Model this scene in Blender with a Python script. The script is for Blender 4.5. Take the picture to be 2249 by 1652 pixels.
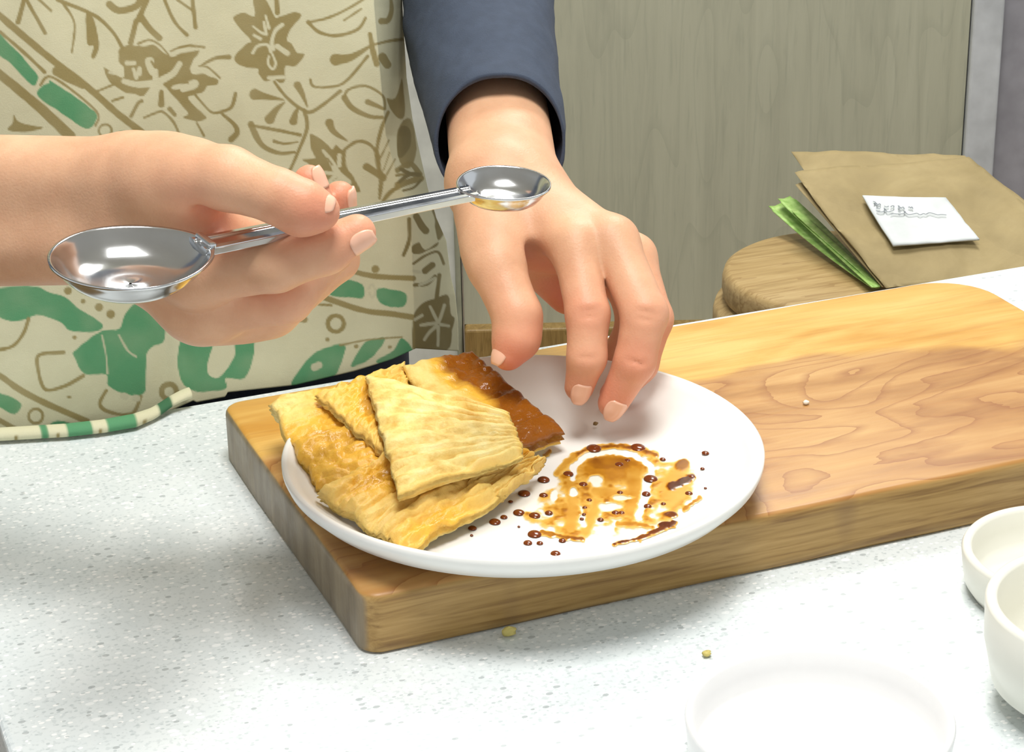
import bpy, math, random
import numpy as np
from mathutils import Matrix, Vector

for _o in list(bpy.data.objects):
    bpy.data.objects.remove(_o)
scene = bpy.context.scene
COL = scene.collection
random.seed(4)

# ------------------------------------------------------------------ camera
FPX = 4800.0                      # focal length in pixels of a 2249 x 1652 frame
CAM = np.array([0.0, 0.0, 0.4765])
PITCH, ROLL, YAW = 0.4057, -0.0199, 0.366
_cy, _sy = math.cos(YAW), math.sin(YAW)
FW = np.array([_sy*math.cos(PITCH), _cy*math.cos(PITCH), -math.sin(PITCH)])
_r = np.array([_cy, -_sy, 0.0]); _u = np.cross(_r, FW)
RT = _r*math.cos(ROLL)+_u*math.sin(ROLL)
UP = -_r*math.sin(ROLL)+_u*math.cos(ROLL)
cam_data = bpy.data.cameras.new('camera')
cam_data.sensor_fit = 'HORIZONTAL'; cam_data.sensor_width = 36.0
cam_data.lens = 36.0*FPX/2249.0
cam_data.clip_start = 0.02; cam_data.clip_end = 50
cam_ob = bpy.data.objects.new('camera', cam_data); COL.objects.link(cam_ob)
cam_ob.matrix_world = Matrix(((RT[0], UP[0], -FW[0], CAM[0]), (RT[1], UP[1], -FW[1], CAM[1]),
                              (RT[2], UP[2], -FW[2], CAM[2]), (0, 0, 0, 1)))
scene.camera = cam_ob

# ------------------------------------------------------------------ light and exposure
world = bpy.data.worlds.new('room_ambient'); scene.world = world
world.use_nodes = True
_bg = world.node_tree.nodes['Background']
_bg.inputs[0].default_value = (0.93, 0.97, 1.0, 1); _bg.inputs[1].default_value = 0.80
scene.view_settings.view_transform = 'Standard'
scene.view_settings.look = 'None'
scene.view_settings.gamma = 1.0
scene.view_settings.use_curve_mapping = False
scene.view_settings.exposure = 0.0
CEIL_Z = 1.62
def area_light(name, loc, sx, sy, power, color=(1, 0.985, 0.95)):
    d = bpy.data.lights.new(name, 'AREA'); d.shape = 'RECTANGLE'; d.size = sx; d.size_y = sy
    d.energy = power; d.color = color
    o = bpy.data.objects.new(name, d); COL.objects.link(o); o.location = loc
    return o
area_light('ceiling_panel_light', (0.28, 0.58, CEIL_Z-0.03), 0.60, 0.60, 26.5)
area_light('ceiling_panel_light', (1.15, 1.95, CEIL_Z-0.03), 0.60, 0.60, 28.0)

# ------------------------------------------------------------------ helpers
def ray(px, py): return FW+RT*((px-1124.5)/FPX)-UP*((py-826.0)/FPX)
def P(px, py, d): return CAM+ray(px, py)*d                 # a point at depth d along the view axis
def PZ(px, py, z): v = ray(px, py); return CAM+v*((z-CAM[2])/v[2])
def PY(px, py, y): v = ray(px, py); return CAM+v*(y/v[1])
def toscreen(p):
    d = np.asarray(p)-CAM; z = d@FW
    return 1124.5+FPX*(d@RT)/z, 826-FPX*(d@UP)/z

def srgb(r, g, b):
    f = lambda c: (c/255/12.92 if c/255 <= .04045 else ((c/255+.055)/1.055)**2.4)
    return (f(r), f(g), f(b), 1.0)

def new_mesh(name, V, Fc, mat=None, parent=None, smooth=True, loc=None):
    me = bpy.data.meshes.new(name)
    V = np.asarray(V, float)
    if loc is not None: V = V-np.asarray(loc)
    me.from_pydata(V.tolist(), [], [list(map(int, f)) for f in Fc])
    me.validate(clean_customdata=False); me.update()
    if smooth and len(me.polygons): me.polygons.foreach_set('use_smooth', [True]*len(me.polygons))
    o = bpy.data.objects.new(name, me); COL.objects.link(o)
    if loc is not None: o.location = loc
    if mat: me.materials.append(mat)
    if parent: o.parent = parent
    return o

def quad_mesh(name, V, Q, mat=None, parent=None, smooth=True):
    """fast path: numpy quads"""
    me = bpy.data.meshes.new(name)
    V = np.asarray(V, np.float32); Q = np.asarray(Q, np.int32)
    me.vertices.add(len(V)); me.vertices.foreach_set('co', V.ravel())
    me.loops.add(Q.size); me.loops.foreach_set('vertex_index', Q.ravel())
    me.polygons.add(len(Q)); me.polygons.foreach_set('loop_start', np.arange(0, Q.size, 4, dtype=np.int32))
    me.polygons.foreach_set('use_smooth', [smooth]*len(Q))
    me.update(calc_edges=True); me.validate()
    o = bpy.data.objects.new(name, me); COL.objects.link(o)
    if mat: me.materials.append(mat)
    if parent: o.parent = parent
    return o

def set_attr(o, name, arr):
    arr = np.asarray(arr, np.float32)
    if arr.ndim == 1:
        a = o.data.attributes.new(name, 'FLOAT', 'POINT'); a.data.foreach_set('value', arr)
    else:
        if arr.shape[1] == 3: arr = np.concatenate([arr, np.ones((len(arr), 1), np.float32)], 1)
        a = o.data.color_attributes.new(name, 'FLOAT_COLOR', 'POINT'); a.data.foreach_set('color', arr.ravel())

def tag(o, label=None, cat=None, group=None, kind=None):
    if label: o['label'] = label
    if cat: o['category'] = cat
    if group: o['group'] = group
    if kind: o['kind'] = kind
    return o

def empty(name, loc):
    o = bpy.data.objects.new(name, None); COL.objects.link(o); o.location = loc; o.empty_display_size = .02
    return o

def adopt(o, root):
    """parent a mesh that was made in world coordinates under an unrotated empty"""
    o.parent = root; o.location = Vector(o.location)-root.location

def grid_quads(nu, nv, wrap_u=False):
    q = []
    for j in range(nv-1):
        for i in range(nu if wrap_u else nu-1):
            i2 = (i+1) % nu
            q.append((j*nu+i, j*nu+i2, (j+1)*nu+i2, (j+1)*nu+i))
    return q

def lathe(profile, n=96, closed=True):
    """profile of (radius, z) from axis to axis or open"""
    V = []; F = []
    for (r, z) in profile:
        for k in range(n):
            a = 2*math.pi*k/n; V.append((r*math.cos(a), r*math.sin(a), z))
    F = grid_quads(n, len(profile), True)
    if closed:
        F.append(list(range(n))[::-1]); F.append([(len(profile)-1)*n+k for k in range(n)])
    return np.array(V), F

def box(cx, cy, cz, sx, sy, sz):
    V = [(cx+sx*(i-.5), cy+sy*(j-.5), cz+sz*(k-.5)) for k in (0, 1) for j in (0, 1) for i in (0, 1)]
    F = [(0, 2, 3, 1), (4, 5, 7, 6), (0, 1, 5, 4), (1, 3, 7, 5), (3, 2, 6, 7), (2, 0, 4, 6)]
    return V, F

def bevel(o, w, seg=3, angle=40):
    m = o.modifiers.new('bevel', 'BEVEL'); m.width = w; m.segments = seg; m.limit_method = 'ANGLE'
    m.angle_limit = math.radians(angle); return o

_RN = np.random.RandomState(7).rand(64, 64, 64).astype(np.float32)
def vnoise(p):
    """smooth value noise in -1..1 for an (n,3) array"""
    p = np.asarray(p, np.float32); i = np.floor(p).astype(int); f = p-i; f = f*f*(3-2*f); i &= 63; j = (i+1) & 63
    g = lambda a, b, c: _RN[a, b, c]
    x0, y0, z0 = i.T; x1, y1, z1 = j.T; fx, fy, fz = f.T
    l = lambda a, b, t: a+(b-a)*t
    v = l(l(l(g(x0, y0, z0), g(x1, y0, z0), fx), l(g(x0, y1, z0), g(x1, y1, z0), fx), fy),
          l(l(g(x0, y0, z1), g(x1, y0, z1), fx), l(g(x0, y1, z1), g(x1, y1, z1), fx), fy), fz)
    return v*2-1
def fbm(p, oct=3):
    p = np.asarray(p, np.float32); s = 0; a = 1
    for k in range(oct): s = s+a*vnoise(p*(2**k)+k*11.3); a *= .5
    return s/1.75

def catmull(pts, n):
    pts = np.asarray(pts, float); t = np.linspace(0, len(pts)-1, n); out = []
    for s in t:
        i = min(int(s), len(pts)-2); f = s-i
        p0, p1, p2, p3 = pts[max(i-1, 0)], pts[i], pts[i+1], pts[min(i+2, len(pts)-1)]
        out.append(.5*((2*p1)+(-p0+p2)*f+(2*p0-5*p1+4*p2-p3)*f*f+(-p0+3*p1-3*p2+p3)*f**3))
    return np.array(out)

class NT:
    """small node-tree writer"""
    def __init__(s, name):
        s.m = bpy.data.materials.new(name); s.m.use_nodes = True
        s.t = s.m.node_tree; s.b = s.t.nodes['Principled BSDF']; s.out = s.t.nodes['Material Output']
    def n(s, typ, ins=None, **kw):
        nd = s.t.nodes.new(typ)
        for k, v in kw.items(): setattr(nd, k, v)
        for k, v in (ins or {}).items(): s.set(nd.inputs[k], v)
        return nd
    def set(s, sock, v):
        if isinstance(v, bpy.types.NodeSocket): s.t.links.new(v, sock)
        elif isinstance(v, bpy.types.Node): s.t.links.new(v.outputs[0], sock)
        else: sock.default_value = v
    def p(s, **kw):
        for k, v in kw.items(): s.set(s.b.inputs[k.replace('_', ' ')], v)
        return s
    def obj(s, scale=(1, 1, 1), rot=(0, 0, 0)):
        tc = s.n('ShaderNodeTexCoord')
        return s.n('ShaderNodeMapping', {'Vector': tc.outputs['Object'], 'Scale': scale, 'Rotation': rot}).outputs[0]
    def noise(s, vec, scale=5, detail=3, rough=.5, dist=0):
        return s.n('ShaderNodeTexNoise', {'Vector': vec, 'Scale': scale, 'Detail': detail, 'Roughness': rough, 'Distortion': dist}).outputs[0]
    def ramp(s, fac, stops):
        r = s.n('ShaderNodeValToRGB', {'Fac': fac}); e = r.color_ramp.elements
        while len(e) > 1: e.remove(e[0])
        e[0].position, e[0].color = stops[0][0], stops[0][1]
        for q, c in stops[1:]: k = e.new(q); k.color = c
        return r.outputs[0]
    def mix(s, fac, a, b, mode='MIX'):
        nd = s.n('ShaderNodeMix', data_type='RGBA', blend_type=mode)
        s.set(nd.inputs[0], fac); s.set(nd.inputs[6], a); s.set(nd.inputs[7], b); return nd.outputs[2]
    def math(s, op, a, b=0.0, clamp=False):
        nd = s.n('ShaderNodeMath', operation=op, use_clamp=clamp); s.set(nd.inputs[0], a); s.set(nd.inputs[1], b); return nd.outputs[0]
    def attr(s, name): return s.n('ShaderNodeAttribute', attribute_name=name)
    def bump(s, h, strength=.3, dist=.001):
        s.p(Normal=s.n('ShaderNodeBump', {'Height': h, 'Strength': strength, 'Distance': dist}).outputs[0]); return s

def plain(name, col, rough=.5, bump=0, bscale=300, var=.06, **kw):
    t = NT(name); v = t.obj()
    n = t.noise(v, bscale*.1, 3)
    d = tuple(max(0, c*(1-2*var)) for c in col[:3])+(1,); l = tuple(min(1, c*(1+2*var)) for c in col[:3])+(1,)
    t.p(Base_Color=t.ramp(n, [(.3, d), (.7, l)]), Roughness=rough, **kw)
    if bump: t.bump(t.noise(v, bscale, 2), bump)
    return t.m

# ------------------------------------------------------------------ the room
FLOOR_Z = -0.72
NW = np.array([_sy, _cy, 0.0]); WW = np.array([_cy, -_sy, 0.0])   # back wall normal (away) and direction
WD = 2.70
def wall_s(px, py):
    v = ray(px, py); q = v*WD/(v@NW); return q@WW
def wall_box(name, s0, s1, z0, z1, d0, d1, mat):
    V = []
    for z in (z0, z1):
        for d in (d0, d1):
            for s in (s0, s1):
                p = NW*d+WW*s; V.append((p[0], p[1], z))
    F = [(0, 2, 3, 1), (4, 5, 7, 6), (0, 1, 5, 4), (1, 3, 7, 5), (3, 2, 6, 7), (2, 0, 4, 6)]
    o = new_mesh(name, V, F, mat, smooth=False); return tag(o, kind='structure')

def panel_wood():
    t = NT('grey_green_wood_panel'); 
    tc = t.n('ShaderNodeTexCoord').outputs['Object']
    v = t.n('ShaderNodeMapping', {'Vector': tc, 'Rotation': (0, 0, YAW), 'Scale': (1, 1, .07)}).outputs[0]
    a = t.noise(v, 38, 6, .65, .7); b = t.noise(v, 150, 3, .6)
    fig = t.noise(t.n('ShaderNodeMapping', {'Vector': tc, 'Scale': (1, 1, .22)}).outputs[0], 7, 2)
    rings = t.math('FRACT', t.math('MULTIPLY', fig, 9))
    c = t.ramp(a, [(.25, srgb(166, 166, 146)), (.5, srgb(180, 180, 158)), (.75, srgb(188, 188, 166))])
    c = t.mix(t.ramp(b, [(.55, (0, 0, 0, 1)), (.72, (.35, .35, .35, 1))]), c, srgb(148, 150, 132))
    c = t.mix(t.ramp(rings, [(0, (.2, .2, .2, 1)), (.16, (0, 0, 0, 1))]), c, srgb(140, 142, 124))
    t.p(Base_Color=c, Roughness=.55); t.bump(a, .12); return t.m
M_PANEL = panel_wood()
M_WHITEWALL = plain('white_painted_wall', srgb(205, 208, 200), .6, .05)
M_GREYDOOR = plain('violet_grey_door', srgb(158, 157, 164), .5, .03)
M_TRIM = plain('pale_grey_trim', srgb(196, 200, 203), .5, .03)
M_BEAD = plain('green_grey_bead', srgb(150, 152, 132), .5, .03)

sl, sr1, sr2 = wall_s(1020, 700), wall_s(2122, 170), wall_s(2192, 170)
PB = -0.607
wall_box('wall_back', sl, sr1, PB, CEIL_Z, WD, WD+.05, M_PANEL)
tr = wall_box('trim_1', sr1+.002, sr2, FLOOR_Z, CEIL_Z, WD-.012, WD+.05, M_TRIM); bevel(tr, .004)
wall_box('wall_right', sr2, sr2+1.6, FLOOR_Z, CEIL_Z, WD+.02, WD+.07, M_GREYDOOR)
sb = wall_s(1000, 600)
bd = wall_box('trim_2', sb, sl-.003, FLOOR_Z, CEIL_Z, WD-.008, WD+.05, M_BEAD); bevel(bd, .004)
wall_box('wall_left', sl-2.6, sb, FLOOR_Z, CEIL_Z, WD-.002, WD+.05, M_WHITEWALL)

def wood(name, c_dark, c_mid, c_light, scale=(1, 12, 12), s=9, rings=6, rough=.5, line=None, rot=(0, 0, 0)):
    t = NT(name); v = t.obj(scale, rot)
    a = t.noise(v, s, 5, .6, .6); b = t.noise(v, s*6, 3, .6)
    c = t.ramp(a, [(.28, c_dark), (.5, c_mid), (.72, c_light)])
    r = t.math('FRACT', t.math('MULTIPLY', t.noise(v, s*.45, 2), rings))
    c = t.mix(t.ramp(r, [(0, (.6, .6, .6, 1)), (.22, (0, 0, 0, 1))]), c, line or c_dark)
    c = t.mix(t.ramp(b, [(.5, (0, 0, 0, 1)), (.8, (.35, .35, .35, 1))]), c, c_dark)
    t.p(Base_Color=c, Roughness=rough); t.bump(b, .1); return t.m
M_BASEB = wood('brown_wood_board', srgb(120, 96, 52), srgb(150, 122, 70), srgb(170, 142, 88), (14, 14, 1.2), 10, 5)
bb = wall_box('baseboard_back', sl, sr1, FLOOR_Z, PB, WD-.02, WD+.05, M_BASEB); bevel(bb, .004)
M_FLOOR = wood('brown_floor_planks', srgb(104, 82, 50), srgb(135, 108, 66), srgb(152, 126, 80), (8, 1, 8), 6, 5)
fl = new_mesh('floor', *box(0.5, 1.2, FLOOR_Z-.02, 6, 6, .04), M_FLOOR, smooth=False); tag(fl, kind='structure')
cl = new_mesh('ceiling', *box(0.5, 1.2, CEIL_Z+.02, 6, 6, .04), plain('white_ceiling', srgb(225, 226, 222), .8), smooth=False); tag(cl, kind='structure')

# ------------------------------------------------------------------ counter
YB, XL = 1.070, 0.0755
def counter_mat():
    t = NT('white_speckled_worktop'); v = t.obj()
    base = t.ramp(t.noise(v, 30, 4, .6), [(.3, srgb(214, 222, 224)), (.7, srgb(226, 232, 233))])
    fine = t.noise(v, 420, 2, .5)
    c = t.mix(t.ramp(fine, [(.36, (.55, .55, .55, 1)), (.46, (0, 0, 0, 1))]), base, srgb(194, 203, 205))
    def chips(scale, thr, col, amt, c, seed):
        vv = t.n('ShaderNodeMapping', {'Vector': v, 'Location': (seed, seed*1.7, 0), 'Scale': (1, 1.5, 1)}).outputs[0]
        wv = t.n('ShaderNodeTexVoronoi', {'Vector': vv, 'Scale': scale, 'Randomness': 1.0})
        near = t.math('LESS_THAN', wv.outputs['Distance'], .30)
        sel = t.math('GREATER_THAN', t.n('ShaderNodeSeparateColor', {0: wv.outputs['Color']}).outputs[0], thr)
        return t.mix(t.math('MULTIPLY', t.math('MULTIPLY', near, sel), amt), c, col)
    c = chips(260, .55, srgb(248, 250, 250), .9, c, .1)
    c = chips(330, .66, srgb(186, 196, 198), .75, c, .33)
    c = chips(190, .87, srgb(160, 168, 170), .7, c, .71)
    c = chips(150, .80, srgb(240, 244, 245), .8, c, .52)
    t.p(Base_Color=c, Roughness=.42, Specular_IOR_Level=.4); return t.m
M_COUNTER = counter_mat()
counter = empty('kitchen_counter', (0.9, .80, FLOOR_Z))
tag(counter, 'white speckled solid-surface kitchen counter under the cutting board', 'counter')
w = new_mesh('worktop', *box(XL+.85, (0.52+YB)/2, -.02, 1.7, YB-0.52, .04), M_COUNTER, smooth=False)
bevel(w, .003); adopt(w, counter)
w = new_mesh('cabinet_body', *box(XL+.85, (0.60+YB-.04)/2, (FLOOR_Z-.04)/2, 1.64, YB-.64, -.04-FLOOR_Z), plain('grey_cabinet_front', srgb(120, 122, 124), .5), smooth=False)
bevel(w, .003); adopt(w, counter)

# ------------------------------------------------------------------ cutting board
BX, BY, BPSI, BL, BW, BT = 0.2279, 0.7772, 0.0112, 0.4413, 0.2240, 0.0288
def board_mat():
    t = NT('oiled_thick_wood_board')
    tc = t.n('ShaderNodeTexCoord').outputs['Object']
    geo = t.n('ShaderNodeNewGeometry')
    sep = t.n('ShaderNodeSeparateXYZ', {0: tc})
    v1 = t.n('ShaderNodeMapping', {'Vector': tc, 'Scale': (1, 5, 5)}).outputs[0]
    blotch = t.noise(v1, 9, 3, .6, .4)
    grain = t.noise(t.n('ShaderNodeMapping', {'Vector': tc, 'Scale': (1, 22, 22)}).outputs[0], 14, 4, .6, .5)
    sap = t.ramp(blotch, [(.3, srgb(196, 142, 56)), (.5, srgb(210, 166, 84)), (.72, srgb(220, 184, 108))])
    heart = t.ramp(blotch, [(.28, srgb(148, 99, 48)), (.5, srgb(178, 131, 72)), (.72, srgb(196, 155, 96))])
    # swirling heartwood figure: contour lines of a stretched noise
    v2 = t.n('ShaderNodeMapping', {'Vector': tc, 'Scale': (1, 2.3, 2.3), 'Location': (.02, .013, 0)}).outputs[0]
    fig = t.math('ADD', t.noise(v2, 6.5, 1.5, .4, .5), t.math('MULTIPLY', t.noise(v2, 60, 2, .5), .025))
    ln = t.math('FRACT', t.math('MULTIPLY', fig, 14))
    lines = t.ramp(ln, [(0, (.75, .75, .75, 1)), (.10, (.35, .35, .35, 1)), (.3, (0, 0, 0, 1)), (1, (0, 0, 0, 1))])
    heart = t.mix(lines, heart, srgb(140, 84, 34))
    # heartwood lies in the middle and front of the slab, sapwood along the back
    edge = t.math('ADD', sep.outputs[1], t.math('MULTIPLY', t.math('SUBTRACT', t.noise(t.n('ShaderNodeMapping', {'Vector': tc, 'Scale': (1, 1, 1)}).outputs[0], 9, 2), .5), .09))
    edge = t.math('ADD', edge, t.math('MULTIPLY', sep.outputs[0], .05))
    fac = t.ramp(edge, [(0, (1, 1, 1, 1)), (.035, (1, 1, 1, 1)), (.043, (0, 0, 0, 1))])
    top = t.mix(fac, sap, heart)
    top = t.mix(t.ramp(grain, [(.5, (0, 0, 0, 1)), (.75, (.4, .4, .4, 1))]), top, srgb(176, 122, 56))
    side = t.ramp(grain, [(.3, srgb(126, 92, 48)), (.5, srgb(164, 130, 74)), (.7, srgb(182, 148, 92))])
    knot = t.noise(t.n('ShaderNodeMapping', {'Vector': tc, 'Scale': (1, 1, .3)}).outputs[0], 16, 2)
    side = t.mix(t.ramp(knot, [(.58, (0, 0, 0, 1)), (.7, (.7, .7, .7, 1))]), side, srgb(112, 82, 56))
    endg = t.ramp(t.noise(t.n('ShaderNodeMapping', {'Vector': tc, 'Scale': (8, 8, 1)}).outputs[0], 14, 4, .6), [(.3, srgb(112, 98, 78)), (.7, srgb(150, 134, 108))])
    nrm = t.n('ShaderNodeVectorTransform', {0: geo.outputs['Normal']}, vector_type='NORMAL', convert_from='WORLD', convert_to='OBJECT')
    ns = t.n('ShaderNodeSeparateXYZ', {0: nrm.outputs[0]})
    c = t.mix(t.ramp(ns.outputs[2], [(.55, (0, 0, 0, 1)), (.8, (1, 1, 1, 1))]), side, top)
    c = t.mix(t.ramp(t.math('ABSOLUTE', ns.outputs[0]), [(.65, (0, 0, 0, 1)), (.85, (1, 1, 1, 1))]), c, endg)
    t.p(Base_Color=c, Roughness=t.ramp(blotch, [(.3, (.32,)*3+(1,)), (.7, (.5,)*3+(1,))]), Specular_IOR_Level=.45)
    t.bump(grain, .1); return t.m
def rounded_slab(L, W, T, rad, ed, n=8, wob=0):
    """slab with rounded plan corners and softened edges, origin at the middle of the base"""
    pts = []
    for k, (cx, cy) in enumerate(((L/2, W/2), (-L/2, W/2), (-L/2, -W/2), (L/2, -W/2))):
        r = rad[k]; sx = 1 if cx > 0 else -1; sy = 1 if cy > 0 else -1
        for i in range(n+1):
            a = math.pi/2*(k+i/n); pts.append((cx-sx*r+r*math.cos(a), cy-sy*r+r*math.sin(a)))
    # subdivide the straight sides
    out = []
    for i in range(len(pts)):
        a, b = np.array(pts[i]), np.array(pts[(i+1) % len(pts)]); m = max(1, int(np.linalg.norm(b-a)/.012))
        for q in range(m): out.append(a+(b-a)*q/m)
    out = np.array(out); N = len(out)
    d = np.roll(out, -1, 0)-np.roll(out, 1, 0); nr = np.stack([d[:, 1], -d[:, 0]], 1); nr /= np.linalg.norm(nr, axis=1)[:, None]
    w = fbm(np.concatenate([out*14, np.zeros((N, 1))], 1), 2)*wob
    rows = [(-ed*.5, 0), (0, ed*.5)]+[(0, z) for z in np.linspace(.2, .8, 4)*T]
    rows += [(-ed*(1-math.cos(a)), T-ed+ed*math.sin(a)) for a in np.linspace(0, math.pi/2, 5)]
    V = []
    for (o_, z) in rows:
        q = out+nr*(o_+w)[:, None]; V += [(x, y, z+wob*.5*float(np.sin(x*40+z*90))*(0 < z < T*.9)) for x, y in q]
    F = grid_quads(N, len(rows), True)
    F.append(list(range(N))[::-1]); F.append([(len(rows)-1)*N+k for k in range(N)])
    return np.array(V), F
_bc = np.array([BX, BY])+np.array([math.cos(BPSI)*BL/2-math.sin(BPSI)*BW/2, math.sin(BPSI)*BL/2+math.cos(BPSI)*BW/2])
board = new_mesh('cutting_board', *rounded_slab(BL, BW, BT, (.035, .010, .010, .02), .0035, wob=.0012), board_mat())
board.location = (_bc[0], _bc[1], 0.0); board.rotation_euler.z = BPSI
tag(board, 'thick honey-brown wooden cutting board with swirling grain beneath the white plate', 'cutting board')

# ------------------------------------------------------------------ plate
PX, PYc, PR = 0.3296, 0.8480, 0.1105
PZ0 = BT+.0002
prof = [(0, .0035), (.066, .0035), (.067, 0), (.071, 0), (.0745, .003), (.092, .0050), (.1035, .0092), (.1092, .0150), (.1105, .0182), (.1106, .0203), (.1095, .0212), (.1078, .0208),
        (.1035, .0170), (.096, .0117), (.088, .0088), (.078, .0073), (.066, .0068), (.03, .0065), (0, .0065)]
prof[0] = (.0005, .0035); prof[-1] = (.0005, .0065)
M_PLATE = plain('white_glazed_ceramic', srgb(236, 235, 230), .25, 0, var=.01, Specular_IOR_Level=.45)
plate = new_mesh('dinner_plate', *lathe(prof, 128), M_PLATE); plate.location = (PX, PYc, PZ0)
tag(plate, 'round white ceramic plate holding flatbread pieces and brown sauce', 'plate')
_pr = np.array([(r, z) for r, z in prof[11:]])[::-1]
def plate_z(x, y):
    r = np.hypot(np.asarray(x)-PX, np.asarray(y)-PYc)
    return PZ0+np.interp(r, _pr[:, 0], _pr[:, 1])

# ------------------------------------------------------------------ flatbread pieces
def bread_mat():
    t = NT('flaky_golden_flatbread'); v = t.obj()
    g = t.attr('glaze').outputs['Fac']
    n = t.noise(v, 90, 4, .6); f = t.noise(v, 420, 3, .6)
    pale = t.ramp(n, [(.30, srgb(212, 170, 78)), (.5, srgb(234, 206, 124)), (.72, srgb(244, 226, 160))])
    fac = t.math('ADD', g, t.math('MULTIPLY', t.math('SUBTRACT', n, .5), .5), True)
    c = t.mix(t.ramp(fac, [(.12, (0, 0, 0, 1)), (.42, (1, 1, 1, 1))]), pale, srgb(232, 180, 64))
    c = t.mix(t.ramp(fac, [(.5, (0, 0, 0, 1)), (.85, (1, 1, 1, 1))]), c, srgb(142, 82, 18))
    c = t.mix(t.ramp(f, [(.60, (0, 0, 0, 1)), (.8, (.3, .3, .3, 1))]), c, srgb(204, 150, 50))
    t.p(Base_Color=c, Roughness=t.ramp(fac, [(.2, (.6,)*3+(1,)), (.7, (.2,)*3+(1,))]), Subsurface_Weight=.12, Subsurface_Radius=(.004, .002, .001), Subsurface_Scale=1.0)
    t.bump(t.math('ADD', n, t.math('MULTIPLY', f, .5)), .6, .0016); return t.m
M_BREAD = bread_mat()
def slab_patch(name, corners, th, mat, nu=64, nv=72, ridge=.0012, rscale=(4, 22), jag=.0012, seed=0, sag=0, glaze=None, bumps=.0008, layers=5, jagf=40, layer_out=.0012):
    """thick flexible sheet between four world corners (ordered u0v0, u1v0, u1v1, u0v1)"""
    c = [np.asarray(q, float) for q in corners]
    U, Vv = np.meshgrid(np.linspace(0, 1, nu), np.linspace(0, 1, nv)); u = U.ravel(); v = Vv.ravel()
    p = (c[0][None]*((1-u)*(1-v))[:, None]+c[1][None]*(u*(1-v))[:, None]+c[2][None]*(u*v)[:, None]+c[3][None]*((1-u)*v)[:, None])
    nrm = np.cross(c[1]-c[0]+c[2]-c[3], c[3]-c[0]+c[2]-c[1]); nrm /= np.linalg.norm(nrm)
    if nrm[2] < 0: nrm = -nrm
    eu = (c[1]-c[0]+c[2]-c[3]); eu /= np.linalg.norm(eu); ev = (c[3]-c[0]+c[2]-c[1]); ev /= np.linalg.norm(ev)
    s = seed*7.13
    # uneven edges
    wu = np.clip(1-np.minimum(u, 1-u)*8, 0, 1); wv = np.clip(1-np.minimum(v, 1-v)*8, 0, 1)
    ju = fbm(np.stack([v*jagf*.3, u*0+s, u*0+3.3+(u > .5)*9], 1), 3); jv = fbm(np.stack([u*jagf*.3, u*0+s, u*0+8.1+(v > .5)*5], 1), 3)
    p = p+eu[None]*(ju*wu*jag)[:, None]+ev[None]*(jv*wv*jag)[:, None]
    rd = fbm(np.stack([u*rscale[0]+s, v*rscale[1]+.6*fbm(np.stack([u*3, v*3, u*0+s], 1), 2), u*0+s], 1), 3)
    rd = np.minimum(np.abs(rd)*3.2, 1)*.75+.5*fbm(np.stack([u*1.2+s, v*rscale[1]*.42, u*0+s+5], 1), 2)-.5
    bm = fbm(np.stack([u*7+s, v*7, u*0+2+s], 1), 3)
    edge = np.minimum(np.minimum(u, 1-u), np.minimum(v, 1-v)); soft = np.clip(edge*14, 0, 1)
    h = ridge*rd+bumps*bm*2-(1-soft)**2*th*.18-sag*((u-.5)**2+(v-.5)**2)
    top = p+nrm[None]*h[:, None]; bot = p-nrm[None]*(th-h*.3)[:, None]
    V = [top, bot]; n0 = nu*nv
    Q = grid_quads(nu, nv)
    n_test = np.cross(top[1]-top[0], top[nu]-top[0])@nrm
    Qt = Q if n_test > 0 else [q[::-1] for q in Q]
    Qb = [tuple(n0+i for i in q[::-1]) for q in Qt]
    loop = [i for i in range(nu)]+[j*nu+nu-1 for j in range(1, nv)]+[(nv-1)*nu+i for i in range(nu-2, -1, -1)]+[j*nu for j in range(nv-2, 0, -1)]
    if n_test <= 0: loop = loop[::-1]
    loop = np.array(loop); m = len(loop); ctr = p.mean(0)
    rows = [loop]; off = 2*n0
    for k in range(1, layers):
        f = k/layers; q = top[loop]*(1-f)+bot[loop]*f
        o_ = q-ctr; o_ -= nrm[None]*(o_@nrm)[:, None]; o_ /= np.linalg.norm(o_, axis=1)[:, None]
        q = q+o_*(layer_out*(1 if k % 2 else -.6)*(1+.6*fbm(np.stack([np.arange(m)*.25, np.full(m, k*3.), np.full(m, s)], 1), 2)))[:, None]
        V.append(q); rows.append(off+np.arange(m)); off += m
    rows.append(n0+loop)
    F = list(Qt)+Qb
    for a, b in zip(rows[:-1], rows[1:]):
        for i in range(m):
            j = (i+1) % m; F.append((a[j], a[i], b[i], b[j]))
    V = np.concatenate(V)
    base = V.mean(0); base[2] = V[:, 2].min()
    o = new_mesh(name, V, F, mat, loc=base)
    if glaze is not None:
        g = np.zeros(len(V)); gu = glaze(u, v); g[:n0] = gu; g[n0:2*n0] = .1
        off = 2*n0
        for k in range(1, layers): g[off:off+m] = gu[loop]*.7+.05; off += m
        set_attr(o, 'glaze', np.clip(g, 0, 1))
    return o
def blob(u, v, cu, cv, ru, rv): return np.exp(-(((u-cu)/ru)**2+((v-cv)/rv)**2))
def zc(lst): return [PZ(px, py, z) for px, py, z in lst]
GB = 'flatbread pieces piled on the plate'
def bread(label, corners, th, seed, glaze, **kw):
    o = slab_patch('flatbread_piece', zc(corners), th, M_BREAD, seed=seed, glaze=glaze, **kw)
    return tag(o, label, 'flatbread', GB)
bread('flatbread piece lying flat on the plate at the very bottom of the pile', [(850, 905, .043), (1120, 900, .043), (1080, 1010, .043), (880, 1040, .043)], .006, 1, lambda u, v: .3+0*u)
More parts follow.
